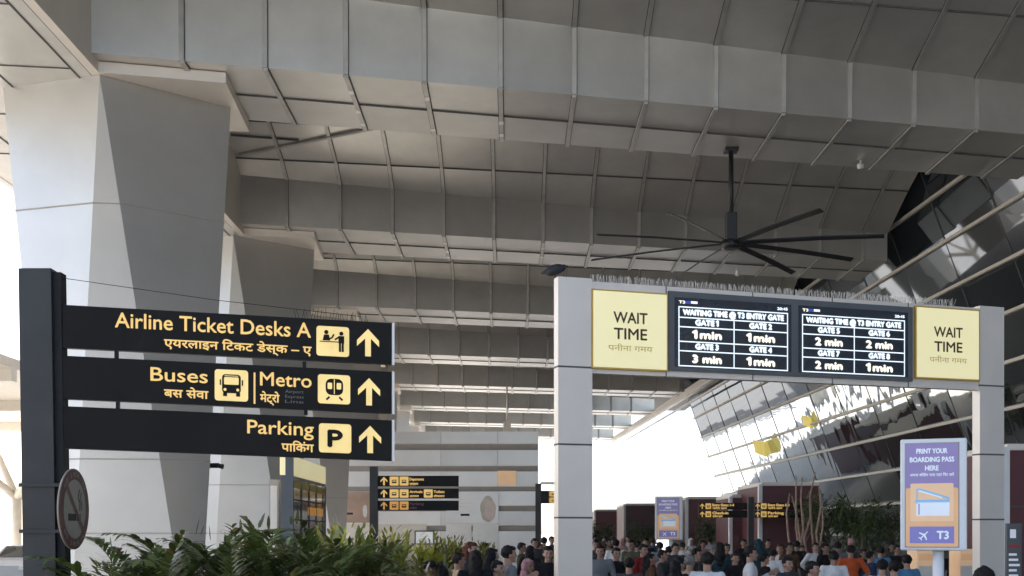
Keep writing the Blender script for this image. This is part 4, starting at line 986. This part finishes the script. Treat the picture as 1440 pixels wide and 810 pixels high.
# faces -Y; joints of a 1.70 m figure
POSES = {
    'stand': dict(el=(-.27, .03, 1.10), er=(.27, .03, 1.10), wl=(-.27, -.06, .86), wr=(.27, -.06, .86)),
    'cross': dict(el=(-.27, -.06, 1.12), er=(.27, -.06, 1.12), wl=(.08, -.24, 1.14), wr=(-.08, -.22, 1.18)),
    'phone': dict(el=(-.26, .02, 1.10), er=(.25, -.06, 1.10), wl=(-.26, -.10, .87), wr=(.10, -.30, 1.26)),
    'walk': dict(el=(-.25, .14, 1.12), er=(.25, -.08, 1.12), wl=(-.25, .06, .88), wr=(.23, -.26, .96)),
    'hips': dict(el=(-.36, .06, 1.14), er=(.27, .02, 1.10), wl=(-.19, -.06, .98), wr=(.27, -.06, .86)),
    'trolley': dict(el=(-.25, -.06, 1.12), er=(.25, -.06, 1.12), wl=(-.22, -.34, 1.02), wr=(.22, -.34, 1.02))}
def hand(mb, w, d, side):
    d = Vector(d).normalized(); a = d.cross(Vector((side, 0, 0)) if abs(d.x) < .8 else Vector((0, 0, 1))).normalized(); n = a.cross(d).normalized(); w = Vector(w)
    p0 = w + d * .01
    for k, (o, L) in enumerate(((-.03, .062), (-.01, .074), (.011, .07), (.03, .055))):
        b = p0 + d * .085 + a * o; cap(mb, p0 + a * o * .6, b, .015, .013, 8); m = b + d * L * .5 + n * .008; cap(mb, b, m, .0105, .0095, 8); cap(mb, m, m + d * L * .45 + n * .022, .0095, .008, 8)
    b = p0 + d * .025 - a * .028; m = b + d * .03 - a * .03 + n * .012; cap(mb, b, m, .014, .012, 8); cap(mb, m, m + d * .03 - a * .008 + n * .008, .0115, .009, 8)
def make_person(pose, hair, garment, sleeve):
    J = POSES[pose]; walk = pose == 'walk'
    hipL, hipR = (-.095, 0, .92), (.095, 0, .92); knL, knR = (-.1, -.02 - (.14 if walk else 0), .49), (.1, -.02 + (.04 if walk else 0), .49); anL, anR = (-.1, .03 - (.12 if walk else 0), .08), (.1, .03 + (.26 if walk else 0), .10 if walk else .08)
    shL, shR = (-.185, .01, 1.39), (.185, .01, 1.39)
    b = MB()
    ell(b, (0, -.005, 1.60), (.076, .092, .10), 18); ell(b, (0, -.035, 1.545), (.056, .062, .062), 14); ell(b, (0, .018, 1.615), (.078, .085, .088), 16)
    cap(b, (0, -.092, 1.60), (0, -.108, 1.568), .010, .015, 8); ell(b, (0, -.083, 1.532), (.026, .014, .013), 10); ell(b, (0, -.082, 1.496), (.022, .018, .016), 10)
    for s in (-1, 1): ell(b, (s * .078, .008, 1.585), (.013, .024, .034), 10); ell(b, (s * .032, -.082, 1.612), (.022, .012, .009), 8); ell(b, (s * .045, -.065, 1.562), (.024, .022, .024), 8)
    cap(b, (0, .02, 1.52), (0, .012, 1.40), .054, .062); ell(b, (0, .01, 1.27), (.165, .105, .17)); ell(b, (0, .01, 1.08), (.14, .098, .16)); ell(b, (0, .015, .94), (.155, .108, .12)); cap(b, (-.15, .01, 1.375), (.15, .01, 1.375), .06, .06)
    for s, sh, el_, wr, hp_, kn, an in ((-1, shL, J['el'], J['wl'], hipL, knL, anL), (1, shR, J['er'], J['wr'], hipR, knR, anR)):
        cap(b, sh, el_, .052, .038); cap(b, el_, wr, .038, .026); hand(b, wr, Vector(wr) - Vector(el_), s)
        cap(b, hp_, kn, .082, .055); cap(b, kn, an, .055, .037); cap(b, (an[0], an[1], .05), (an[0] * 1.1, an[1] - .15, .035), .04, .033)
    me = remesh(b, .0085, 2)
    for n in ('skin', 'eye', 'lip'): me.materials.append(M[n])
    for p in me.polygons:
        c = p.center
        if c.y < -.06:
            if abs(abs(c.x) - .031) < .014 and abs(c.z - 1.594) < .0075: p.material_index = 1
            elif abs(abs(c.x) - .032) < .02 and abs(c.z - 1.617) < .005: p.material_index = 1
            elif abs(c.x) < .024 and abs(c.z - 1.532) < .009 and c.y < -.075: p.material_index = 2
    r = bpy.data.objects.new('person', None); C.objects.link(r); r.empty_display_size = .2
    def child(name, mesh, mats):
        for n in mats: mesh.materials.append(M[n])
        mesh.name = name; o = bpy.data.objects.new(name, mesh); C.objects.link(o); o.parent = r; return o
    body = bpy.data.objects.new('body', me); C.objects.link(body); body.parent = r; me.name = 'body'
    # shirt
    s = MB(); ell(s, (0, .01, 1.27), (.185, .125, .18)); ell(s, (0, .012, 1.08), (.165, .12, .2)); cap(s, (-.155, .01, 1.37), (.155, .01, 1.37), .073, .073); cap(s, (0, .012, 1.36), (0, .012, 1.425), .085, .066)
    low = {'shirt': .86, 'kurta': .55, 'dress': .2}[garment]
    cap(s, (0, .012, 1.0), (0, .012, max(low + .1, .86)), .155, .165, 14)
    if garment != 'shirt':
        s.tube([(0, .01, 1.0), (0, .01, .8), (0, .01, low)], [.16, .19, .24], 18)
    for sh, el_, wr in ((shL, J['el'], J['wl']), (shR, J['er'], J['wr'])):
        e = Vector(el_); sv_ = Vector(sh)
        if sleeve: cap(s, sh, el_, .068, .053); cap(s, el_, e.lerp(Vector(wr), .92), .053, .04)
        else: cap(s, sh, sv_.lerp(e, .8), .07, .062)
    child('shirt' if garment == 'shirt' else garment, remesh(s, .015, 3), ['cloth'])
    # trousers
    s = MB(); ell(s, (0, .015, .93), (.168, .122, .12)); 
    for hp_, kn, an in ((hipL, knL, anL), (hipR, knR, anR)): cap(s, hp_, kn, .094, .072); cap(s, kn, (an[0], an[1], an[2] + .02), .072, .06)
    child('trousers', remesh(s, .017, 3), ['cloth'])
    for an in (anL, anR):
        s = MB(); cap(s, (an[0], an[1] + .01, .055), (an[0] * 1.12, an[1] - .16, .042), .052, .043); child('shoe', remesh(s, .014, 2), ['shoe'])
    # hair
    s = MB()
    ell(s, (0, .024, 1.628), (.091, .097, .092), 18); ell(s, (0, -.02, 1.668), (.076, .072, .044), 16)
    for q in (-1, 1): ell(s, (q * .072, .01, 1.615), (.018, .045, .04), 10)
    if hair == 'long': cap(s, (0, .075, 1.60), (0, .11, 1.30), .085, .07); cap(s, (-.06, .04, 1.58), (-.075, .07, 1.38), .04, .03); cap(s, (.06, .04, 1.58), (.075, .07, 1.38), .04, .03)
    if hair == 'bun': ell(s, (0, .125, 1.64), (.05, .045, .048), 12)
    if hair == 'scarf': ell(s, (0, .02, 1.60), (.108, .105, .125), 18); cap(s, (0, .04, 1.5), (0, .03, 1.38), .1, .16); cap(s, (-.1, -.02, 1.36), (.1, -.02, 1.36), .085, .085)
    if hair == 'cap': cap(s, (0, -.06, 1.675), (0, -.15, 1.655), .05, .045); ell(s, (0, .01, 1.66), (.097, .105, .062), 16)
    hm = remesh(s, .011, 2)
    # carve the face opening: hair keeps off the front of the face
    if hair != 'cap':
        bm = bmesh.new(); bm.from_mesh(hm)
        zc = 1.645 if hair != 'scarf' else 1.66
        kill = [v for v in bm.verts if v.co.y < -.035 and v.co.z < zc and v.co.z > 1.44 and abs(v.co.x) < .075]
        bmesh.ops.delete(bm, geom=kill, context='VERTS'); bm.to_mesh(hm); bm.free()
        for p in hm.polygons: p.use_smooth = True
    for v in hm.vertices: v.co += v.normal * (noise.noise(v.co * 45) * .010 + noise.noise(v.co * 16 + Vector((len(hair), len(pose), 0))) * .014)
    child('headscarf' if hair == 'scarf' else ('cap' if hair == 'cap' else 'hair'), hm, ['cloth' if hair in ('scarf', 'cap') else 'hair'])
    return r
PK = {}
def person(px, top, Y, face, pose, hair, garment, sleeve, colours, label):
    if 10.5 < Y < 26:
        Y2_ = Y * 1.27
        if top > 750: Y2_ = min(Y2_, max(Y, .36 * F / (top - 750)))
        Y = Y2_
    key = (pose, hair, garment, sleeve)
    if key not in PK: r = make_person(*key); PK[key] = r
    else: r = copy_tree(PK[key])
    h = CZ - (top - 750) * Y / F; s = h / 1.72
    r.location = ((px - 720) * Y / F, Y, 0); r.scale = (s, s, s); r.rotation_euler.z = R(face)
    tag(r, label, 'person', 'people waiting on the forecourt')
    shirt, trou, hc, sk = colours
    for c in r.children:
        n = c.name.split('.')[0]
        c.color = (*({'body': sk, 'trousers': trou, 'hair': hc, 'headscarf': hc, 'cap': hc}.get(n, shirt)), 1)
BLK, WHT, GRY, DG, TEAL, RED, BEI, BLU, ORG, PNK, OLV, NAV, BRN, LBL = (.012, .012, .013), (.62, .61, .58), (.16, .165, .17), (.05, .052, .055), (.02, .055, .065), (.22, .02, .018), (.42, .32, .22), (.08, .20, .34), (.48, .09, .025), (.42, .22, .22), (.07, .07, .04), (.02, .03, .07), (.10, .055, .03), (.3, .36, .42)
H1, H2, H3, HG = (.012, .010, .009), (.03, .018, .012), (.10, .03, .016), (.18, .16, .14)
S1, S2, S3 = (.36, .20, .13), (.27, .145, .09), (.44, .27, .19)
PE = [
 # left of the gantry
 (604, 788, 12.0, 20, 'stand', 'cap', 'shirt', 1, (RED, BLK, BLK, S2), 'person in black cap and red top at the left end of the crowd'),
 (645, 777, 13.5, 110, 'stand', 'short', 'shirt', 1, (BEI, DG, H2, S1), 'person in beige top facing left beside the yellow green shrubs'),
 (663, 762, 15.0, 70, 'stand', 'long', 'shirt', 1, (DG, DG, H3, S3), 'person with long reddish hair left of the gantry'),
 (668, 774, 12.3, 190, 'stand', 'long', 'shirt', 1, (BLK, BLK, H1, S1), 'person in black with long dark hair seen from behind'),
 (682, 763, 19.0, 100, 'stand', 'short', 'shirt', 0, (DG, DG, H1, S1), 'person with short dark hair just behind the reddish haired one'),
 (692, 771, 14.0, -70 + 180, 'phone', 'scarf', 'dress', 1, (BLK, BLK, BLK, S3), 'person in a black headscarf and dress looking left'),
 (716, 767, 12.5, 105, 'phone', 'short', 'shirt', 1, (GRY, DG, H1, S1), 'person in a grey jacket with thick dark hair looking left'),
 (734, 763, 21.0, 80, 'stand', 'short', 'shirt', 0, (OLV, DG, H1, S2), 'person in olive shirt behind the grey jacket'),
 (746, 767, 19.0, 160, 'stand', 'long', 'shirt', 1, (BLK, DG, H1, S2), 'person in black with long hair turned away near the olive shirt'),
 (743, 786, 14.5, 40, 'stand', 'scarf', 'kurta', 1, (PNK, DG, PNK, S2), 'person in a pink headscarf and kurta'),
 (771, 768, 14.5, 5, 'hips', 'short', 'shirt', 0, (BLK, DG, H1, S1), 'person in a black T-shirt facing the camera left of the gantry post'),
 (759, 764, 24.0, 60, 'stand', 'short', 'shirt', 1, (GRY, DG, H1, S2), 'person in grey behind the black T-shirt'),
 (765, 755, 33.0, 170, 'stand', 'short', 'shirt', 0, (DG, DG, H1, S2), 'distant person in dark grey far left of the gantry post'),
 (776, 754, 36.0, 10, 'stand', 'short', 'shirt', 0, (NAV, DG, H1, S2), 'distant person in navy left of the gantry post'),
 (785, 753, 38.0, 10, 'stand', 'long', 'shirt', 1, (BRN, DG, H1, S2), 'distant person in brown touching the gantry post edge'),
 # between the gantry posts
 (844, 766, 16.8, -10, 'stand', 'short', 'shirt', 0, (GRY, DG, H1, S1), 'person in grey shirt right beside the left gantry post'),
 (867, 770, 17.0, 15, 'trolley', 'short', 'shirt', 0, (BLK, DG, H1, S1), 'person in black T-shirt pushing forward right of the grey shirt'),
 (838, 759, 30.0, 0, 'stand', 'short', 'shirt', 1, (DG, DG, H1, S2), 'distant person in dark clothes partly behind the left gantry post'),
 (855, 757, 32.0, 60, 'stand', 'long', 'kurta', 1, (BEI, BEI, H1, S2), 'distant person in beige kurta right of the left gantry post'),
 (866, 758, 29.0, 170, 'stand', 'short', 'shirt', 1, (WHT, DG, H1, S2), 'distant person in white seen from behind'),
 (876, 757, 38.0, 20, 'walk', 'scarf', 'dress', 1, (WHT, WHT, PNK, S2), 'distant person in white with pink scarf'),
 (888, 759, 27.0, -30, 'walk', 'short', 'shirt', 0, (OLV, DG, H1, S2), 'person in a dull green shirt walking'),
 (897, 761, 31.0, 120, 'stand', 'short', 'shirt', 0, (LBL, DG, H1, S2), 'distant person in light blue beside the red shirt'),
 (905, 765, 18.0, 35, 'phone', 'short', 'shirt', 1, (RED, DG, H1, S1), 'person in a dark red shirt'),
 (914, 778, 17.0, 100, 'stand', 'long', 'shirt', 1, (BRN, DG, H1, S1), 'shorter person in brown in front of the red shirt'),
 (908, 757, 34.0, 10, 'stand', 'short', 'shirt', 0, (BLK, DG, H1, S2), 'distant person in black behind the red shirt'),
 (932, 773, 17.5, 70, 'cross', 'short', 'shirt', 0, (DG, DG, H1, S1), 'person with crossed arms below the small boarding pass sign'),
 (928, 762, 30.0, 170, 'stand', 'short', 'shirt', 0, (GRY, DG, H1, S2), 'distant person in grey behind the crossed arms one'),
 (970, 780, 14.0, 150, 'stand', 'short', 'shirt', 1, (BEI, DG, HG, S1), 'grey haired person in a beige shirt'),
 (980, 771, 17.0, 60, 'stand', 'short', 'shirt', 1, (DG, DG, H1, S1), 'person in dark grey just behind the grey haired one'),
 (995, 776, 12.0, 160, 'stand', 'short', 'shirt', 1, (WHT, DG, H1, S1), 'person in white shirt seen from behind, nearest in the middle'),
 (1012, 762, 17.5, 175, 'hips', 'long', 'shirt', 1, (TEAL, DG, H1, S1), 'tall person in dark teal with backpack-dark hair right of the white shirt'),
 (1003, 765, 21.0, 60, 'stand', 'cap', 'shirt', 1, (GRY, DG, GRY, S1), 'person in grey cap and top left of the dark teal one'),
 (1034, 777, 17.0, 10, 'phone', 'short', 'shirt', 1, (BLK, DG, H1, S1), 'person in black looking at a phone beside the white shirted one in profile'),
 (1056, 768, 14.5, 80, 'phone', 'short', 'shirt', 1, (WHT, DG, H1, S1), 'person in a white shirt in profile facing left'),
 (1046, 758, 33.0, 0, 'stand', 'short', 'shirt', 1, (BLK, DG, H1, S2), 'distant person in black before the dark sign post'),
 (1066, 758, 30.0, 200, 'stand', 'scarf', 'dress', 1, (TEAL, TEAL, TEAL, S2), 'distant person in a dark teal headscarf'),
 (1087, 772, 20.0, 150, 'stand', 'short', 'shirt', 1, (WHT, DG, H1, S1), 'person in white shirt left of a pair below the maroon box'),
 (1097, 765, 21.0, -30, 'hips', 'short', 'shirt', 1, (WHT, DG, H3, S1), 'person in white shirt with reddish hair, right of a pair below the maroon box'),
 (1110, 763, 26.0, 20, 'stand', 'short', 'shirt', 0, (BRN, DG, H1, S2), 'person in brown behind the white shirted pair'),
 (1128, 767, 25.0, 10, 'stand', 'long', 'kurta', 1, (DG, DG, H1, S2), 'person in charcoal kurta under the wooden poles'),
 (1147, 763, 22.5, 10, 'hips', 'short', 'shirt', 1, (WHT, DG, H2, S1), 'person in white sleeves by the foot of the wooden poles'),
 (1143, 789, 13.5, 60, 'phone', 'short', 'shirt', 1, (NAV, DG, H1, S1), 'shorter person in navy with short dark hair in front of the wooden poles'),
 (1172, 774, 15.5, 175, 'stand', 'short', 'kurta', 1, (WHT, WHT, H1, S2), 'person in a long white kurta'),
 (1196, 766, 18.0, 178, 'hips', 'short', 'shirt', 0, (ORG, DG, H1, S2), 'person in an orange T-shirt seen from behind'),
 (1197, 757, 30.0, 170, 'stand', 'cap', 'shirt', 1, (DG, DG, PNK, S2), 'distant person in a pink cap above the orange T-shirt'),
 (1214, 772, 24.0, 30, 'stand', 'long', 'shirt', 1, (BLK, BLK, H1, S2), 'person in black right of the orange T-shirt'),
 (1238, 768, 20.5, 170, 'stand', 'short', 'shirt', 1, (BLU, DG, H1, S1), 'person in blue denim shirt seen from behind'),
 (1254, 763, 25.0, 20, 'stand', 'long', 'shirt', 0, (OLV, DG, H1, S2), 'person in olive beside the blue denim shirt'),
 (1241, 786, 15.5, 150, 'stand', 'short', 'shirt', 1, (WHT, DG, H1, S1), 'shorter person in white left of the beige top'),
 (1257, 788, 15.0, 170, 'stand', 'bun', 'shirt', 1, (BEI, DG, H1, S1), 'person in beige with hair bun left of the big boarding pass sign'),
 (1275, 780, 17.5, 185, 'stand', 'short', 'shirt', 0, (BLU, DG, H1, S1), 'person in a bright blue T-shirt below the big boarding pass sign'),
 (1342, 768, 19.0, 0, 'stand', 'long', 'dress', 1, (BLK, BLK, H1, S2), 'person in black behind the pole of the big boarding pass sign'),
 (1305, 772, 24.0, 160, 'stand', 'short', 'shirt', 1, (GRY, DG, H1, S2), 'person in grey behind the left ticket machine'),
 (1384, 796, 10.0, 150, 'stand', 'short', 'shirt', 1, (DG, DG, H1, S1), 'dark haired person at the foot of the right gantry post, nearest the camera'),
 (1224, 775, 21.0, 100, 'stand', 'short', 'shirt', 1, (NAV, DG, H1, S1), 'person in navy between the orange T-shirt and the denim shirt'),
 (950, 764, 26.0, 15, 'stand', 'short', 'shirt', 0, (DG, DG, H1, S1), 'person in charcoal under the pole of the small boarding pass sign'),
 (960, 762, 35.0, 160, 'stand', 'short', 'shirt', 1, (WHT, DG, H1, S1), 'distant person in white right of the small boarding pass sign'),
 (988, 760, 36.0, 40, 'stand', 'long', 'kurta', 1, (PNK, DG, H1, S2), 'distant person in pink kurta under the double wayfinding sign'),
 (850, 755, 46.0, 20, 'stand', 'long', 'dress', 1, (RED, RED, H1, S2), 'far away person in a red dress near the left gantry post'),
 (862, 754, 48.0, 170, 'stand', 'short', 'shirt', 0, (BLK, DG, H1, S2), 'far away person in black before the second farthest maroon box'),
 (883, 754, 50.0, 10, 'walk', 'short', 'shirt', 0, (WHT, DG, H1, S2), 'far away person in white walking before a maroon box'),
 (918, 756, 40.0, 140, 'stand', 'short', 'shirt', 1, (NAV, DG, H1, S2), 'far away person in navy just left of the small boarding pass sign'),
 (940, 768, 22.0, 200, 'stand', 'short', 'shirt', 1, (BLK, DG, H1, S1), 'person in black with back turned below the small boarding pass sign'),
 (972, 757, 42.0, 30, 'stand', 'scarf', 'dress', 1, (BEI, BEI, WHT, S2), 'far away person in beige with a white headscarf'),
 (998, 756, 44.0, 150, 'stand', 'short', 'shirt', 1, (GRY, DG, H1, S2), 'far away person in grey under the left sign arm'),
 (1080, 758, 34.0, 10, 'stand', 'short', 'shirt', 0, (DG, DG, H1, S2), 'far away person in dark grey before the maroon box'),
 (1120, 760, 30.0, 170, 'stand', 'short', 'shirt', 1, (BLK, DG, H1, S2), 'person in black behind the charcoal kurta'),
 (1160, 764, 26.0, 40, 'stand', 'long', 'shirt', 1, (BLK, DG, H1, S2), 'person in black with long hair right of the wooden poles'),
 (1178, 762, 29.0, 170, 'stand', 'short', 'shirt', 0, (GRY, DG, H1, S2), 'person in grey between the wooden poles and the pink cap'),
 (1262, 766, 27.0, 20, 'stand', 'short', 'shirt', 0, (BLK, DG, H1, S2), 'person in black at the left edge of the big boarding pass sign'),
 (1075, 778, 17.5, 100, 'stand', 'short', 'shirt', 1, (BLK, DG, H1, S1), 'person in black right behind the white shirted one in profile'),
 (1108, 783, 15.0, 30, 'stand', 'short', 'shirt', 1, (DG, DG, H1, S1), 'shorter person in dark grey below the maroon box'),
 (955, 784, 15.5, 120, 'stand', 'long', 'shirt', 1, (BLK, DG, H1, S1), 'shorter person in black left of the grey haired one'),
 (885, 784, 16.5, 160, 'stand', 'short', 'shirt', 1, (DG, DG, H1, S1), 'shorter person in dark grey left of the red shirt'),
 (625, 789, 12.8, 150, 'stand', 'long', 'shirt', 1, (BLK, BLK, H1, S1), 'person in black with long hair between the black cap and the beige top'),
 (700, 788, 13.2, 60, 'stand', 'short', 'shirt', 1, (BLK, BLK, H1, S1), 'shorter person in black in front of the black headscarf'),
 (752, 757, 30.0, 20, 'stand', 'short', 'shirt', 1, (DG, DG, H1, S2), 'distant person in dark grey before the right end of the panel building'),
 (1022, 764, 28.0, 10, 'stand', 'short', 'shirt', 1, (BRN, DG, H1, S2), 'person in brown right of the dark teal one'),
]
for a in PE: person(*a)
print('objects', len(bpy.data.objects))

# ------------------------------------------------------------------ air
hz = bpy.data.materials.new('air'); hz.use_nodes = True; t = hz.node_tree; t.nodes.remove(t.nodes['Principled BSDF'])
pv = t.nodes.new('ShaderNodeVolumePrincipled'); pv.inputs['Density'].default_value = .0006; pv.inputs['Color'].default_value = (.95, .93, .9, 1); pv.inputs['Anisotropy'].default_value = .3
t.links.new(pv.outputs[0], t.nodes['Material Output'].inputs['Volume'])
b = MB(); b.box(-60, 60, -45, 190, -1.6, 20); M['air'] = hz; tag(b.build('haze', 'air'), kind='stuff')
